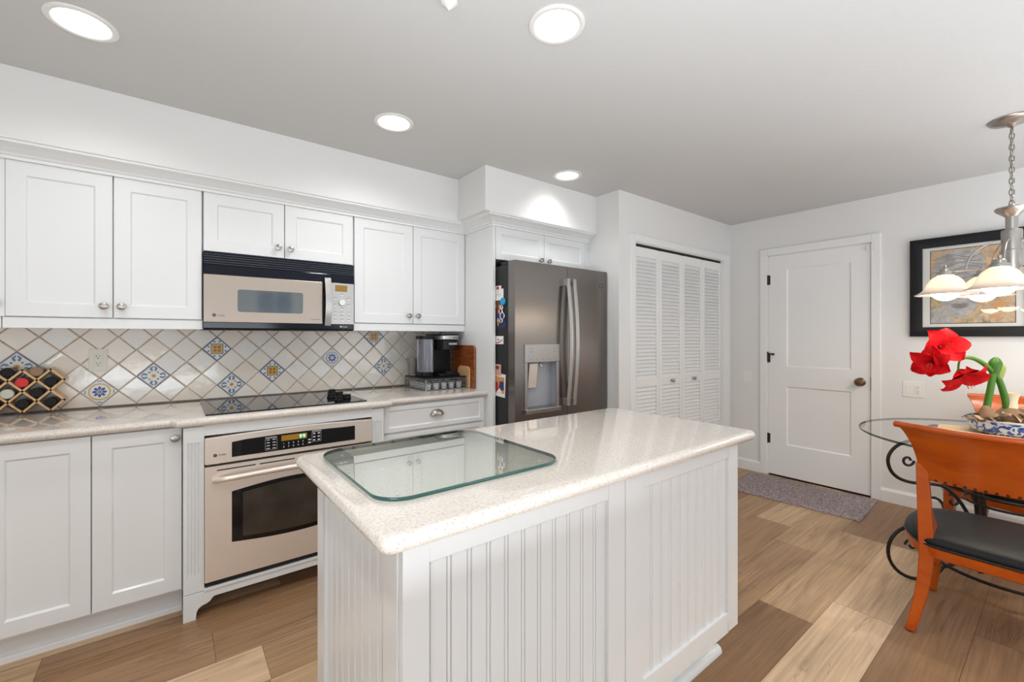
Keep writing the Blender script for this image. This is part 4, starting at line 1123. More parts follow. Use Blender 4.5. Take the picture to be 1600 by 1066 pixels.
for i in range(5):
    for j in range(5):
        if i not in (0,) and j != 0: continue
        x = px0 + .036 + i * .060; y = py0 + .036 + j * .060
        p = thing('coffee_pod', 'white coffee pod inside the wire drawer under the coffee maker', 'coffee pod', (x, y, CT + .006), 'coffee pods in the wire drawer')
        MB().lathe((x, y, CT + .0062), [(.018, 0), (.022, .038), (.0255, .039), (.0255, .041), (.001, .0415)], 18).build('pod', 'cup_white', p, smooth=40)
# coffee maker
t = thing('coffee_maker', 'black single serve coffee maker with clear side water tank', 'coffee maker', (1.55, 2.83, CT + ph + .01))
z0 = CT + ph + .0102
MB().prism(round_rect(1.475, 1.640, 2.720, 2.960, .02), 'z', z0, z0 + .018).build('base', 'black_plastic', t, bev=.003)
MB().prism(round_rect(1.470, 1.640, 2.850, 2.960, .02), 'z', z0 + .0182, z0 + .262).build('tower', 'black_plastic', t, bev=.003)
MB().prism(round_rect(1.500, 1.640, 2.725, 2.95, [.05, .02, .02, .05]), 'z', z0 + .185, z0 + .258).build('brew_head', 'black_plastic', t, bev=.004)
MB().prism(round_rect(1.487, 1.646, 2.715, 2.955, [.055, .02, .02, .055]), 'z', z0 + .2585, z0 + .290).build('lid', 'steel_light', t, bev=.005)
MB().prism(round_rect(1.478, 1.648, 2.712, 2.962, [.055, .02, .02, .055]), 'z', z0 + .2903, z0 + .298).build('lid_top', 'black_plastic', t, bev=.002)
MB().lathe((1.575, 2.765, z0 + .018), [(.048, 0), (.048, .014), (.044, .017), (.001, .017)], 24).build('drip_plate', 'black_plastic', t, smooth=40)
lettering('maker_name', 'KEURIG', .019, (1.549, 2.7242, z0 + .222), X, Z, 'legend_white', t, .0006)
MB().box(1.575, 1.638, 2.7135, 2.716, z0 + .270, z0 + .276).build('lid_mark', 'legend_dark', t)
tk = MB().prism(round_rect(1.372, 1.464, 2.775, 2.895, .030), 'z', z0 + .030, z0 + .262).build('water_tank', 'water_tank', t, smooth=40)
MB().prism(round_rect(1.366, 1.468, 2.770, 2.900, .030), 'z', z0 + .0005, z0 + .0295).build('tank_base', 'black_plastic', t, bev=.003)
MB().prism(round_rect(1.366, 1.472, 2.770, 2.900, .030), 'z', z0 + .2625, z0 + .284).build('tank_lid', 'black_plastic', t, bev=.003)
MB().lathe((1.415, 2.835, z0 + .031), [(.026, 0), (.026, .012), (.020, .024), (.001, .026)], 18).build('tank_filter', 'cup_white', tk, smooth=40)
# stack of clear cups
t = thing('tumbler', 'clear plastic tumbler standing left of the water tank', 'cup', (1.400, 2.945, z0))
cx, cy = 1.372, 2.946; m = MB(); n = 24
m.rings([[(cx + r * (1 + (.03 if (i % 2 and 0 < k < 3) else 0)) * math.cos(2 * PI * i / n), cy + r * (1 + (.03 if (i % 2 and 0 < k < 3) else 0)) * math.sin(2 * PI * i / n), z0 + h) for i in range(n)] for k, (r, h) in enumerate([(.028, 0), (.0285, .004), (.036, .104), (.040, .108), (.041, .126), (.038, .126), (.036, .108), (.026, .006)])])
m.build('glass_body', 'cup_frost', t, smooth=30)
# cutting boards against the side panel
def board(name, label, mat, x, th, y0, y1, z1, r, lean):
    m = MB(); P = round_rect(y0, y1, CT, z1, [.01, r, r, .01], 6)
    def f(p, xx): return (xx + (p[1] - CT) * lean, p[0], p[1])
    m.rings([[f(p, x) for p in P], [f(p, x + th) for p in P]])
    return tag(m.build(name, mat, loc=(x, (y0 + y1) / 2, CT), bev=.003), label, 'cutting board')
board('cutting_board', 'tall dark brown wooden cutting board behind the coffee maker', 'walnut', 1.679, .016, 2.600, 2.930, 1.218, .03, .006)
board('cutting_board', 'small light maple board in front of the dark one', 'maple', 1.6645, .011, 2.640, 2.800, 1.068, .035, .006)

# ================================================================== ISLAND
t = thing('kitchen_island', 'white beadboard kitchen island in the centre of the kitchen', 'island', (1.06, 1.14, 0))
ix0, ix1, iy0, iy1 = .356, 1.762, .814, 1.458
MB().box(ix0 + .014, ix1 - .002, iy0 + .021, iy1 - .02, .142, .8735).build('body', 'cabinet_white', t)
def bead_panel(o, u, n, w, h, L, Rr, B, T, step, name='beadboard_panel', phase=.5):
    """framed panel with beadboard infill"""
    o = Vector(o); u = Vector(u); n = Vector(n); m = MB(); th = .020; rec = .009
    def bx(a0, a1, b0, b1): m.obox(o, u, Z, n, a0, a1, b0, b1, -th, 0)
    bx(0, L, 0, h); bx(w - Rr, w, 0, h); bx(L, w - Rr, 0, B); bx(L, w - Rr, h - T, h)
    pn = m.build(name, 'cabinet_white', t, bev=.0018)
    pr = [(L, -rec)]; iw = w - L - Rr; k = max(1, round(iw / step)); st = iw / k
    for i in range(k + 1):
        a = L + st * i
        for q in ((-.0068, 0), (-.0058, -.0055), (-.0046, -.0055), (-.0034, 0), (0, .0008), (.0034, 0), (.0046, -.0055), (.0058, -.0055), (.0068, 0)):
            if L < a + q[0] < w - Rr: pr.append((a + q[0], -rec + q[1]))
    pr.append((w - Rr, -rec))
    s = MB(); I0 = [s.P(o + u * a + Z * B + n * c) for a, c in pr]; I1 = [s.P(o + u * a + Z * (h - T) + n * c) for a, c in pr]
    for i in range(len(pr) - 1): s.F(I0[i], I0[i + 1], I1[i + 1], I1[i])
    s.build('beadboard', 'cabinet_white', pn)
bead_panel((ix0 + .003, iy0, .145), X, -Y, .6975, .729, .058, .074, .075, .060, .0515)
bead_panel((1.0605, iy0, .145), X, -Y, ix1 - 1.0605, .729, .084, .078, .075, .060, .0515)
bead_panel((ix0, iy1 - .01, .145), -Y, -X, iy1 - .01 - iy0 - .0215, .729, .072, .078, .075, .062, .0515)
MB().box(ix0, ix0 + .0195, iy0 + .0, iy0 + .0208, .145, .875)
m = MB().box(ix0 + .06, 1.735, .895, iy1 - .05, 0, .1415); m.build('plinth', 'cabinet_white', t)
m = MB(); Pq = [(.895, 0), (.872, 0), (.872, .010), (.877, .022), (.887, .028), (.895, .029)]
m.rings([[(x, y, z) for y, z in Pq] for x in (ix0 + .06, 1.752)])
m.build('shoe_moulding', 'cabinet_white', t, smooth=40)
m = MB()
bullnose(m, round_rect(.296, 1.806, .758, 1.478, [.028, .028, .028, .03]), .8765, .914, 10)
tag(m.build('island_countertop', 'quartz', loc=(1.05, 1.12, .8765), smooth=50), 'cream speckled stone slab top of the island', 'countertop')
# glass board
P = round_rect(.352, .905, .905, 1.432, .075, 8)
t = thing('glass_board', 'clear green edged glass board with rounded corners on the island', 'glass board', (.62, 1.17, .914))
m = MB(); zt, zb = .9255, .9160
m.poly([(x, y, zt) for x, y in P]); m.build('glass_sheet', 'glass_green', t, recalc=False)
m = MB(); m.rings([[(x, y, z) for x, y in offset_poly(P, d_)] for z, d_ in ((zb, .0015), (zb + .002, 0), (zt - .002, 0), (zt, .0015))], True, False, False); m.build('polished_edge', 'glass_edge', t, smooth=60)
for x, y in ((.41, .96), (.85, .96), (.41, 1.38), (.85, 1.38)): MB().cyl((x, y, .9143), (x, y, .9162), .006).build('rubber_foot', 'cup_white', t)

# ================================================================== RUG
def rug():
    m = MB(); rng = random.Random(2)
    c = [V(3.745, .905, 0), V(4.318, .935, 0), V(4.290, 1.86, 0), V(3.69, 1.80, 0)]
    from mathutils import noise as mn
    def f(a, b):
        p = (c[0] * (1 - a) + c[1] * a) * (1 - b) + (c[3] * (1 - a) + c[2] * a) * b
        e = min(a, 1 - a) * .58; g = min(b, 1 - b) * .92; k = min(1, min(e, g) / .015)
        z = .004 + k * (.012 + .010 * (mn.noise(V(p.x * 60, p.y * 60, 0)) + .6 * mn.noise(V(p.x * 120, p.y * 120, 3))))
        w_ = .006 * mn.noise(V(p.x * 9, p.y * 9, 7)); return V(p.x + w_, p.y + w_, max(.0015, z))
    m.grid(f, 90, 140)
    P = [f(0, j / 60) for j in range(61)] + [f(i / 30, 1) for i in range(1, 31)] + [f(1, 1 - j / 60) for j in range(1, 61)] + [f(1 - i / 30, 0) for i in range(1, 30)]
    m.rings([[(p.x, p.y, .0006) for p in P], [(p.x, p.y, p.z) for p in P]], True, True, False)
    tag(m.build('door_rug', 'shag', loc=(4.0, 1.36, 0), smooth=180, recalc=False), 'mauve grey shaggy rug on the floor before the door', 'rug')
rug()

# ================================================================== FRAMED PRINT
t = thing('framed_print', 'black framed print of a grey stone face among autumn leaves', 'picture', (RX1, .438, 1.64))
ya, yb_, za, zb = .752, .124, 1.281, 1.994
xw = RX1 - .001
m = MB(); fwid, dp = .068, .030
O = [(ya, za), (yb_, za), (yb_, zb), (ya, zb)]
def ins(d): return [(ya - d, za + d), (yb_ + d, za + d), (yb_ + d, zb - d), (ya - d, zb - d)]
m.rings([[(x, y, z) for y, z in ins(d)] for x, d in ((xw, .001), (xw - dp, 0), (xw - dp - .004, .012), (xw - dp + .002, fwid - .012), (xw - dp + .006, fwid), (xw - .008, fwid))], True, False, False)
m.build('frame', 'frame_black', t, smooth=30)
I = ins(fwid - .002); xm = xw - .010
MB().box(xm, xw, I[1][0], I[0][0], I[0][1], I[2][1]).build('mat_board', 'mat_board', t)
ay0, ay1, az0, az1 = .640, .236, 1.376, 1.900
def A(s, q, k): return (xm - .0006 - .0003 * k, ay0 + (ay1 - ay0) * s, az0 + (az1 - az0) * q)
def ap(pts, k): return [A(a, b, k) for a, b in pts]
MB().box(xm - .0005, xm, ay1 - .004, ay0 + .004, az0 - .004, az1 + .004).build('print_border', 'frame_black', t)
m = MB(); m.poly(ap(rc(0, 1, 0, 1), 0)); pr = m.build('print_sheet', 'art_ground', t)
art = MB(); am = ['art_stone', 'art_line', 'art_lip', 'art_leaf', 'art_leaf_pale', 'art_green', 'art_mid']
def shp(k, lay, pts): art.mat(k); art.poly(ap(pts, lay))
def leaf(cx, cy, r, k, lay, rot):
    pts = []
    for i in range(10):
        a = R(rot + 36 * i); q = r if i % 2 == 0 else r * .42; pts.append((cx + q * math.cos(a), cy + q * .8 * math.sin(a)))
    shp(k, lay, pts)
shp(0, 1, [(.02, .55), (.05, .80), (.16, .94), (.34, .99), (.55, .97), (.66, .86), (.68, .66), (.66, .45), (.60, .28), (.52, .14), (.42, .07), (.32, .06), (.22, .14), (.14, .26), (.08, .40)])   # head
shp(0, 1, [(.0, .0), (.0, .16), (.12, .26), (.24, .12), (.30, .0)])
for k in range(6):                                                                          # waved hair
    pts = [(.03 + .10 * i, .62 + .055 * k + .03 * math.sin(i * 1.3 + k)) for i in range(7)]
    for (a, b), (c_, d_) in zip(pts, pts[1:]): shp(6, 2, [(a, b), (c_, d_), (c_, d_ + .010), (a, b + .010)])
shp(6, 3, [(.12, .50), (.20, .545), (.30, .53), (.30, .51), (.20, .51)]); shp(6, 3, [(.44, .53), (.55, .545), (.63, .50), (.55, .51), (.44, .51)])
shp(1, 4, [(.14, .495), (.21, .515), (.29, .50), (.21, .488)]); shp(1, 4, [(.45, .50), (.54, .515), (.61, .495), (.54, .488)])
shp(6, 3, [(.33, .52), (.36, .38), (.31, .335), (.37, .32), (.43, .335), (.40, .38), (.40, .52)])
shp(2, 4, [(.25, .245), (.31, .265), (.37, .258), (.43, .268), (.49, .248), (.43, .244), (.37, .240), (.31, .242)])
shp(6, 4, [(.26, .236), (.37, .234), (.48, .238), (.44, .205), (.37, .192), (.30, .203)])
shp(1, 5, [(.25, .246), (.37, .238), (.49, .248), (.37, .233)])
for a in ((.82, .88, .11, 3, 6, 10), (.72, .80, .10, 4, 6, 50), (.90, .70, .09, 3, 6, 0), (.78, .62, .08, 4, 6, 30), (.84, .22, .13, 3, 6, 20), (.68, .12, .10, 4, 6, 60), (.93, .36, .09, 4, 6, 12), (.62, .27, .06, 3, 7, 0), (.80, .07, .07, 3, 7, 40)): leaf(*a)
for a in ((.06, .36, .06, 5, 6, 0), (.12, .30, .05, 5, 6, 30), (.05, .22, .05, 5, 7, 15), (.16, .22, .04, 4, 7, 10), (.5, .04, .05, 5, 6, 0), (.4, .03, .035, 3, 7, 20)): leaf(*a)
art.build('printed_picture', am, pr, recalc=False)
m = MB(); m.poly([(xw - dp + .012, y, z) for y, z in I]); m.build('glazing', 'glass_clear', t, recalc=False)

# ================================================================== CHANDELIER
CX, CY = 3.362, .193
CV = V(CX, CY, 0)
t = thing('chandelier', 'brushed nickel chandelier with frosted glass shades over the glass table', 'chandelier', (CX, CY, CEIL))
MB().lathe((CX, CY, CEIL), [(.086, -.001), (.086, -.006), (.078, -.014), (.050, -.022), (.020, -.030), (.012, -.040), (.001, -.041)], 30).build('canopy', 'pewter', t, smooth=50)
ch = MB(); zc = CEIL - .040; k = 0
while zc > 1.945:
    a = k % 2 * PI / 2 + .5; u = V(math.cos(a), math.sin(a), 0)
    ch.tube([V(CX, CY, zc - .018) + u * (.0095 * math.cos(2 * PI * i / 12)) + Z * (.019 * math.sin(2 * PI * i / 12)) for i in range(12)], .0026, 6, True)
    zc -= .0285; k += 1
ch.tube([(CX + .004, CY, CEIL - .03), (CX - .004, CY + .003, 2.2), (CX + .004, CY - .003, 2.05), (CX, CY, 1.94)], .0018, 6)
ch.build('chain', 'pewter', t, smooth=60)
MB().lathe((CX, CY, 0), [(.001, 1.955), (.012, 1.952), (.014, 1.945), (.058, 1.936), (.062, 1.930), (.056, 1.918), (.032, 1.898), (.023, 1.888), (.022, 1.826), (.036, 1.822), (.038, 1.812), (.038, 1.722), (.043, 1.718), (.044, 1.60), (.040, 1.575), (.026, 1.560), (.018, 1.545), (.012, 1.535), (.001, 1.53)], 28).build('column', 'nickel', t, smooth=35)
for phi in (212, 140, 68, -4, 284):
    d_ = RT * math.cos(R(phi)) + FW * math.sin(R(phi)); L = .24; c = CV + d_ * L
    m = MB(); zb = 1.632
    m.tube([CV + d_ * .03 + Z * zb, CV + d_ * (L - .02) + Z * zb], .0052, 8)
    m.tube([CV + d_ * .036 + Z * 1.765] + [CV + d_ * (.036 + .125 * math.sin(R(a))) + Z * (zb + .006 + .132 * math.cos(R(a))) for a in range(0, 91, 10)], .0048, 8)
    arm = m.build('arm', 'nickel', t, smooth=50)
    MB().lathe(c, [(.001, 1.672), (.007, 1.670), (.0075, 1.660), (.005, 1.655), (.006, 1.652), (.020, 1.650), (.023, 1.646), (.023, 1.632), (.034, 1.630), (.036, 1.625), (.036, 1.612), (.001, 1.611)], 22).build('socket_cup', 'nickel', arm, smooth=35)
    sh = MB().lathe(c, [(.034, 1.6115), (.050, 1.603), (.066, 1.586), (.077, 1.565), (.083, 1.548), (.094, 1.530), (.110, 1.517), (.126, 1.509), (.1255, 1.506), (.108, 1.513), (.091, 1.527), (.080, 1.546), (.074, 1.564), (.063, 1.584), (.048, 1.600), (.034, 1.6085)], 32, cap0=False, cap1=False).build('shade', 'shade_glass', t, smooth=60)
    m = MB(); m.rings([[c + V(r * math.cos(2 * PI * i / 24), r * math.sin(2 * PI * i / 24), z) for i in range(24)] for r, z in [(.02, 1.605), (.034, 1.595), (.05, 1.575)] + [(.066 * math.cos(R(a)), 1.541 - .066 * math.sin(R(a))) for a in range(-18, 90, 9)] + [(.002, 1.475)]])
    m.build('globe', 'globe_glow', t, smooth=60)

def smooth_path(P, k=5):
    o = []
    for i in range(len(P) - 1):
        p0 = P[max(0, i - 1)]; p1 = P[i]; p2 = P[i + 1]; p3 = P[min(len(P) - 1, i + 2)]
        for j in range(k):
            s = j / k; o.append(.5 * ((2 * p1) + (p2 - p0) * s + (2 * p0 - 5 * p1 + 4 * p2 - p3) * s * s + (3 * p1 - p0 - 3 * p2 + p3) * s ** 3))
    return o + [P[-1]]

# ================================================================== GLASS TABLE
TX, TY = 3.39, .20
t = thing('dining_table', 'round glass dining table on a black scrolled iron base', 'table', (TX, TY, 0))
n = 96
def circ(r, z, k=n): return [(TX + r * math.cos(2 * PI * i / k), TY + r * math.sin(2 * PI * i / k), z) for i in range(k)]
tp = MB(); tp.poly(circ(.606, .750)); tp = tp.build('tabletop', 'glass_clear', t, recalc=False)
MB().rings([circ(.605, .7382), circ(.608, .741), circ(.6085, .746), circ(.606, .750)], True, False, False).build('glass_rim', 'glass_edge_dark', tp, smooth=60)
def spiral(c0, r0, r1, a0, a1, k=18): return [(c0[0] + (r0 + (r1 - r0) * i / k) * math.cos(R(a0 + (a1 - a0) * i / k)), c0[1] + (r0 + (r1 - r0) * i / k) * math.sin(R(a0 + (a1 - a0) * i / k))) for i in range(k + 1)]
for th in (45, 135, 225, 315):
    d_ = V(math.cos(R(th)), math.sin(R(th)), 0)
    P3 = lambda p: V(TX, TY, 0) + d_ * p[0] + Z * p[1]
    m = MB()
    # upper C: curl at the top under the glass, sweeping out then in to the posts
    up = [(.47, .610), (.455, .625), (.452, .645), (.465, .660)]
    up = spiral((.475, .628), .012, .030, 540, 180, 16)
    m.tube([P3(p) for p in up], .0062, 8)
    main = [(.445, .628), (.450, .600), (.47, .583), (.50, .590)]
    m.tube(smooth_path([P3(p) for p in [(.36, .731), (.42, .733), (.475, .728), (.525, .705), (.560, .665), (.570, .620), (.555, .570), (.520, .535), (.47, .516), (.41, .510), (.35, .508), (.30, .495), (.255, .455), (.215, .40), (.180, .33), (.165, .27), (.160, .20), (.175, .14), (.215, .105)]], 4), .0085, 8)
    m.tube([P3(p) for p in spiral((.262, .425), .010, .036, 400, 60, 16)], .006, 8)
    # foot C
    foot = [(.155, .30), (.18, .20), (.24, .105)] + [(.43 + .140 * math.cos(R(a)), .1485 + .140 * math.sin(R(a))) for a in range(-150, 81, 12)] + [(.43, .283), (.405, .268), (.395, .24)]
    m.tube([P3(p) for p in foot], .0085, 8)
    m.tube([P3(p) for p in spiral((.455, .185), .010, .034, 360, 0, 16)], .006, 8)
    m.build('scroll_leg', 'iron_black', t, smooth=60)
    MB().tube([P3((.135, .06)), P3((.135, .20)), P3((.150, .40)), P3((.165, .60)), P3((.20, .731))], .012, 8).build('post', 'iron_black', t, smooth=60)
for r, z in ((.30, .092), (.168, .42), (.168, .465)):
    MB().tube(circ(r, z, 48), .008 if r > .2 else .0065, 8, True).build('iron_ring', 'iron_black', t, smooth=60)
MB().tube(circ(.20, .7305, 40), .006, 8, True).build('support_ring', 'iron_black', t, smooth=60)

m = MB(); P = [(3.335, .47), (3.345, -.02), (3.76, -.02), (3.66, .500)]
m.rings([[(x, y, z) for x, y in offset_poly(P[::-1] if False else P, 0)] for z in (.7505, .7525)])
tag(m.build('placemat', 'straw_mat', loc=(3.5, .23, .7505)), 'straw coloured placemat under the blue and white bowl', 'placemat')

# ================================================================== CHAIRS
def make_chair(label, group):
    t = thing('dining_chair', label, 'chair', (0, 0, 0), group)
    # local: faces +x, rear rail near x=-.26
    def back(u, v):                       # u across -1..1, v 0 bottom..1 top
        s = u * 2 - 1
        hw = .232 + .020 * v + .050 * v ** 3
        y = s * hw
        xe = -.205 - .045 * v ** 1.4          # ends
        bow = .045 + .040 * v               # how far the centre sits behind the ends
        return V(xe - bow * (1 - s * s) - .012 * max(0, v - .85) / .15, y, .655 + .238 * v)
    def nrm(u, v): return V(1, -(u * 2 - 1) * .3, 0).normalized()
    bk = MB().slab(back, nrm, 24, 14, lambda u, v: .016 + .006 * v).build('backrest', 'chair_wood', t, smooth=50, bev=.003)
    MB().tube([back(i / 24, 1.0) + V(-.004, 0, .0) for i in range(25)], .0135, 12).build('top_rail', 'chair_wood', bk, smooth=60)
    for i in range(15):
        p = back((i + .9) / 15.8, .035)
        MB().lathe(p, [(.0055, -.001), (.005, .002), (.003, .0035), (.0005, .004)], 10, (-1, 0, 0)).build('nailhead', 'nail_dark', bk, smooth=60)
    for s in (-1, 1):
        # stile: from under the backrest down to the seat rail, flaring forward
        K = 16; rr = []
        for i in range(K + 1):
            f = i / K; z = .725 + (.385 - .725) * f
            fl = max(0, (f - .55) / .45) ** 1.8
            yc = s * (.224 - .018 * f); wy = .020 + .005 * f
            xb = -.222 - .028 * f + .004; xf_ = xb + .036 + .018 * f + .175 * fl
            rr.append([(xb, yc - wy, z), (xf_, yc - wy * .9, z), (xf_, yc + wy * .9, z), (xb, yc + wy, z)])
        MB().rings(rr).build('back_post', 'chair_wood', t, smooth=40, bev=.004)
        # rear leg: sabre curve, out and back
        rr = []
        for i in range(K + 1):
            f = i / K; z = .395 * (1 - f) + .004 * f
            c = V(-.222 - .045 * f ** 1.6 + .0, s * (.203 + .050 * f ** 1.9), z); h = .026 - .009 * f
            rr.append([c + V(-h, -h, 0), c + V(h, -h, 0), c + V(h, h, 0), c + V(-h, h, 0)])
        lg = MB().rings(rr).build('leg', 'chair_wood', t, smooth=40, bev=.004)
        MB().cyl((-.267, s * .252, .0), (-.267, s * .252, .0045), .013, 10).build('foot_glide', 'nail_dark', lg)
        rr = []
        for i in range(K + 1):
            f = i / K; z = .345 * (1 - f) + .001 * f
            c = V(.205 + .028 * f ** 1.8, s * (.235 + .02 * f ** 2), z); h = .025 - .009 * f
            rr.append([c + V(-h, -h, 0), c + V(h, -h, 0), c + V(h, h, 0), c + V(-h, h, 0)])
        MB().rings(rr).build('leg', 'chair_wood', t, smooth=40, bev=.004)
    # seat outline (CCW), local
    half = [(-.262, .0), (-.262, .10), (-.258, .185), (-.235, .232), (-.18, .268), (-.10, .300), (0, .315), (.10, .310), (.19, .285), (.245, .235), (.268, .16), (.275, .08), (.277, 0)]
    pts = [(x, -y) for x, y in half] + [(x, y) for x, y in half[::-1][1:-1]]
    # smooth the outline once
    def sm(p):
        o = []
        for i in range(len(p)):
            a, b = p[i], p[(i + 1) % len(p)]; o += [(a[0] * .75 + b[0] * .25, a[1] * .75 + b[1] * .25), (a[0] * .25 + b[0] * .75, a[1] * .25 + b[1] * .75)]
        return o
    pts = sm(pts)
    MB().rings([[(x, y, z) for x, y in offset_poly(pts, d_)] for z, d_ in ((.336, .010), (.340, .005), (.378, .002), (.383, .006))]).build('seat_frame', 'chair_wood', t, smooth=40)
    cu = MB().rings([[(x * (1 - q), y * (1 - q), z) for x, y in pts] for z, q in ((.3835, .03), (.390, .006), (.402, .0), (.412, .015), (.422, .06), (.430, .15), (.437, .32), (.440, .55), (.441, .8), (.441, .97))]).build('seat_cushion', 'leather_black', t, smooth=60)
    MB().tube([(x * .999, y * .999, .388) for x, y in pts], .0048, 6, True).build('piping', 'piping_black', cu, smooth=60)
    return t
ca = make_chair('orange-brown wooden chair with black seat, nearest, its back to the viewer', 'wooden dining chairs at the glass table')
ca.location = (2.805, .185, 0)
cb = copy_tree(ca); cb.name = 'dining_chair.001'
cb['label'] = 'brown wooden chair behind the flower bowl, facing the viewer'
cb.location = (3.835, .185, 0); cb.rotation_euler = (0, 0, R(180 - 11))

# ================================================================== BOWL AND AMARYLLIS
BX, BY, BZ0 = 3.575, .199, .7527
t = thing('flower_bowl', 'low blue and white porcelain bowl on the placemat', 'bowl', (BX, BY, BZ0))
MB().lathe((BX, BY, BZ0), [(.130, 0), (.135, .004), (.150, .008), (0.1665, .022), (0.1730, .040), (0.1745, .058), (0.1768, .072), (0.1785, .079), (0.1766, .083), (0.1711, .080), (0.1638, .062), (0.1518, .035), (.13, .018), (.001, .016)], 48).build('bowl_body', 'blue_white_porcelain', t, smooth=50)
MB().lathe((BX, BY, BZ0 + .0795), [(0.1780, -.004), (0.1799, 0), (0.1776, .0038), (0.1730, .003), (0.1720, -.003)], 48, cap0=False, cap1=False).build('rim', 'tile_glaze', t, smooth=60)
pb = MB(); rng = random.Random(4)
for k in range(70):
    a = rng.random() * 2 * PI; r = .138 * math.sqrt(rng.random()); q = rng.uniform(.010, .020)
    pb.ball((BX + r * math.cos(a), BY + r * math.sin(a), BZ0 + .060 + rng.uniform(0, .012)), q * 1.2, q, q * .7, 8, 6)
o = tag(pb.build('pebbles', 'pebble_tan', loc=(BX, BY, BZ0 + .05), smooth=80), 'tan pebbles filling the blue and white bowl', 'pebbles'); o['kind'] = 'stuff'

PL = [co.location + FW * 2.35 + RT * ((u - 800) / 681.9 * 2.35) + Z * ((526.2 - v) / 681.9 * 2.35) for u, v in ((1541, 648), (1547, 615), (1552, 583), (1553, 572))]
S1 = [V(3.452, .292, .850), V(3.463, .285, .92), V(3.478, .274, 1.01), V(3.489, .266, 1.09), V(3.492, .263, 1.125)]
S2 = [V(3.550, .219, .860), V(3.538, .228, .95), V(3.513, .247, 1.045), V(3.482, .271, 1.095), V(3.446, .299, 1.135), V(3.410, .327, 1.160), V(3.378, .352, 1.168), V(3.350, .372, 1.163)]
t = thing('amaryllis', 'red amaryllis plant with drooping bloom cluster in the porcelain bowl', 'plant', (BX, BY, BZ0 + .07))
p1 = smooth_path(S1); p2 = smooth_path(S2)
MB().tube(p1, [.0165 - .003 * i / len(p1) for i in range(len(p1))], 12).build('stem', 'stem_green', t, smooth=70)
MB().tube(p2, [.0165 - .0085 * i / len(p2) for i in range(len(p2))], 12).build('stem', 'stem_green', t, smooth=70)
def budshape(c, ax, L, r, mat):
    ax = Vector(ax).normalized(); prof = [(r * (.55 + .45 * math.sin(PI * (.08 + .55 * i / 10))) * (1 - max(0, i / 10 - .55) ** 2 * 3.6), L * i / 10) for i in range(11)]
    return MB().lathe(c, prof, 16, ax)
budshape(V(3.492, .263, 1.085), RT * .12 + Z, .085, .028, None).build('bud', 'bud_green', t, smooth=70)
budshape(V(3.512, .248, 1.058), RT * .10 + Z, .085, .024, None).build('bud', 'bud_yellow', t, smooth=70)
# blooms
def bloom(c, axis, up, Rr, opens, seed, widths=None):
    """six petals around an axis that points out of the flower's mouth"""
    rng = random.Random(seed); ax = Vector(axis).normalized(); e1 = Vector(up); e1 = (e1 - ax * e1.dot(ax)).normalized(); e2 = ax.cross(e1); c = Vector(c)
    root = None
    for k in range(6):
        a = R(60 * k + rng.uniform(-8, 8)); rad = e1 * math.cos(a) + e2 * math.sin(a); tan = ax.cross(rad)
        L = Rr * rng.uniform(.92, 1.12) * (opens[k] if isinstance(opens, (list, tuple)) else 1.); W = Rr * (.50 if k % 2 == 0 else .40) * rng.uniform(.95, 1.1)
        curl = rng.uniform(.10, .28); wv = rng.uniform(0, 6)
        def f(u, v, rad=rad, tan=tan, L=L, W=W, k=k, curl=curl, wv=wv):
            s = u; b = v * 2 - 1
            r = L * (.10 * s + .92 * s ** 1.25)
            h = L * (.62 * math.sin(s * PI * .55) - curl * s ** 3 * 1.6) + (.004 if k % 2 else 0)
            wd = W * (math.sin(PI * min(1, s * .86 + .10)) ** .8) * (1 - max(0, s - .8) * 2.2)
            rip = .05 * L * s * math.sin(wv + 7 * s) * abs(b)
            return c + rad * r + ax * (h - L * .28 + .10 * W * (b * b) * 1.6 + rip) + tan * (wd * b)
        m = MB().grid(f, 12, 8)
        o = m.build('petal', 'petal_red', root, smooth=180, recalc=False) if root else m.build('bloom', 'petal_red', t, smooth=180, recalc=False)
        if root is None: root = o
    m = MB().ball(c - ax * Rr * .10, Rr * .09); m.build('throat', 'throat_dark', root, smooth=80)
    m = MB()
    for k in range(6):
        a = R(60 * k + 20); rad = e1 * math.cos(a) + e2 * math.sin(a)
        m.tube([c - ax * .01, c + ax * Rr * .35 + rad * Rr * .05, c + ax * Rr * .62 + rad * Rr * .14 - Z * .008], .0016, 6)
    m.build('stamens', 'stamen_red', root, smooth=80)
    # green tube behind the bloom
    return root
J = V(3.352, .371, 1.162)
toC = -FW
F1 = V(3.283, .400, 1.226) - RT * .055; F2 = V(3.205, .468, 1.140); F3 = V(3.345, .368, 1.072)
bloom(F1, toC * 1. + Z * .25 - RT * .25, Z + RT * .3, .104, [1.0, 1.05, .9, 1.0, 1.1, 1.15], 3)
bloom(F2, -RT * 1. + toC * .75 - Z * .25, Z, .088, [1., 1., 1.05, .9, 1., 1.], 8)
bloom(F3, toC * .75 - Z * .85 + RT * .05, RT, .112, [1.1, .95, .9, 1.1, 1., .9], 12)
m = MB()
for F, ax in ((F1, toC + Z * .25 - RT * .25), (F2, -RT + toC * .75 - Z * .25), (F3, toC * .75 - Z * .85)):
    ax = Vector(ax).normalized(); m.tube(smooth_path([J, J * .5 + (F - ax * .045) * .5 + Z * .004, F - ax * .030], 4), [.0045] * 8 + [.008], 8)
m.build('flower_stalk', 'stem_green', t, smooth=70)
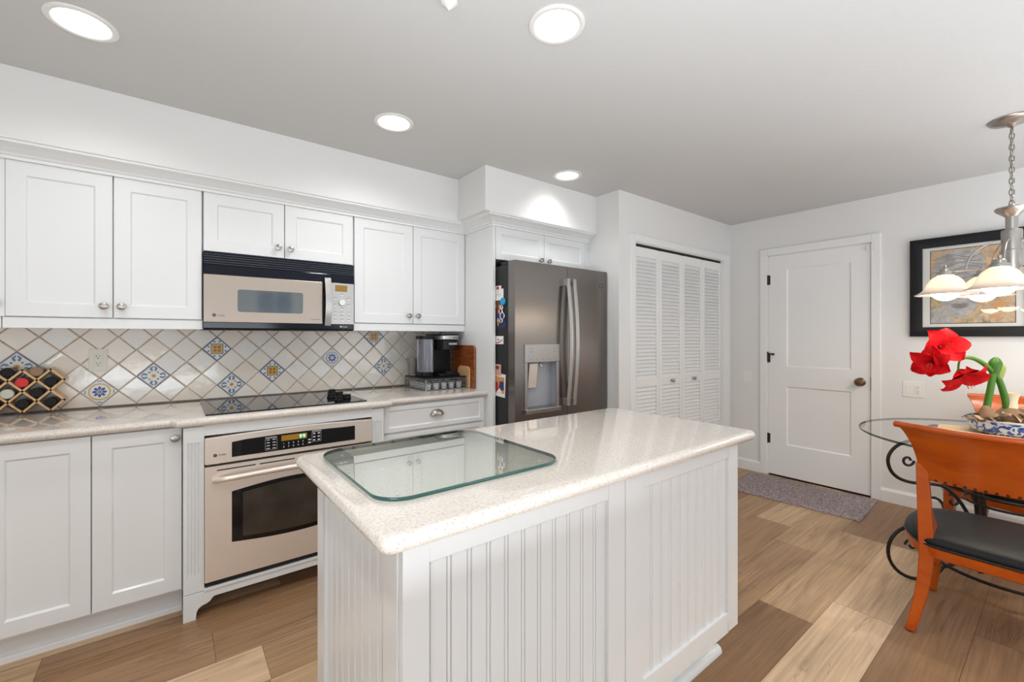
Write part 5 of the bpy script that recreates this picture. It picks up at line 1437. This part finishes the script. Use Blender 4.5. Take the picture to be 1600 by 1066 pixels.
for (bx, by, r) in ((3.455, .290, .038), (3.560, .212, .060)):
    MB().lathe((bx, by, BZ0 + .062), [(r * .5, 0), (r * .95, .014), (r, .032), (r * .85, .055), (r * .55, .076), (r * .36, .095)], 18).build('bulb', 'bulb_brown', t, smooth=70)
m = MB(); rng = random.Random(9)
for (bx, by, r, z, n_) in ((3.455, .290, .046, .84, 7), (3.560, .212, .066, .855, 14)):
    for k in range(n_):
        a = 2 * PI * k / n_ + rng.uniform(-.2, .2); dd = V(math.cos(a), math.sin(a), 0); tt = V(-dd.y, dd.x, 0); L = rng.uniform(.04, .075); W = rng.uniform(.014, .026); k1 = rng.uniform(.1, .9); k2 = rng.uniform(-.5, .4)
        m.grid(lambda u, v: V(bx, by, z + rng.uniform(-.001, .001)) + dd * (r * .55 + L * u) + tt * (W * (v * 2 - 1) * (1 - u * .75)) + Z * (L * (k1 * u - (k1 - k2) * u * u) + .012 * math.sin(3 * v + 4 * u)), 5, 4)
m.build('papery_skins', 'dry_skin', t, smooth=60, recalc=False)
m = MB()
dd = (RT + Z * .25).normalized(); b0 = V(3.60, .18, .86)
m.grid(lambda u, v: b0 + dd * (.10 * u) + Z * (.075 * (v - .3) * (1 - u) + .02 * math.sin(5 * v)) + FW * .02 * math.sin(4 * u + 3 * v), 8, 6)
m.build('dry_leaf', 'dry_skin', t, smooth=60, recalc=False)
m = MB(); cc = V(3.562, .210, .905)
m.lathe(cc, [(.028, -.03), (.030, 0), (.026, .025), (.029, .05), (.036, .072)], 14, RT * .08 + Z, cap0=False, cap1=False); m.build('dry_sheath', 'dry_cream', t, smooth=60)
lp = smooth_path([V(3.46, .292, .842), V(3.425, .318, .862), V(3.39, .345, .862), V(3.355, .372, .846)])
m = MB(); rr = []
for i, p in enumerate(lp):
    w_ = .006 * (1 - i / len(lp)) + .0012; rr.append([p + Z * w_, p + FW * .001, p - Z * w_, p - FW * .001])
m.rings(rr); m.build('dry_blade', 'iron_black', t, smooth=60)

# ================================================================== TIDY
for o in bpy.data.objects:
    if '_o' in o.keys(): del o['_o']
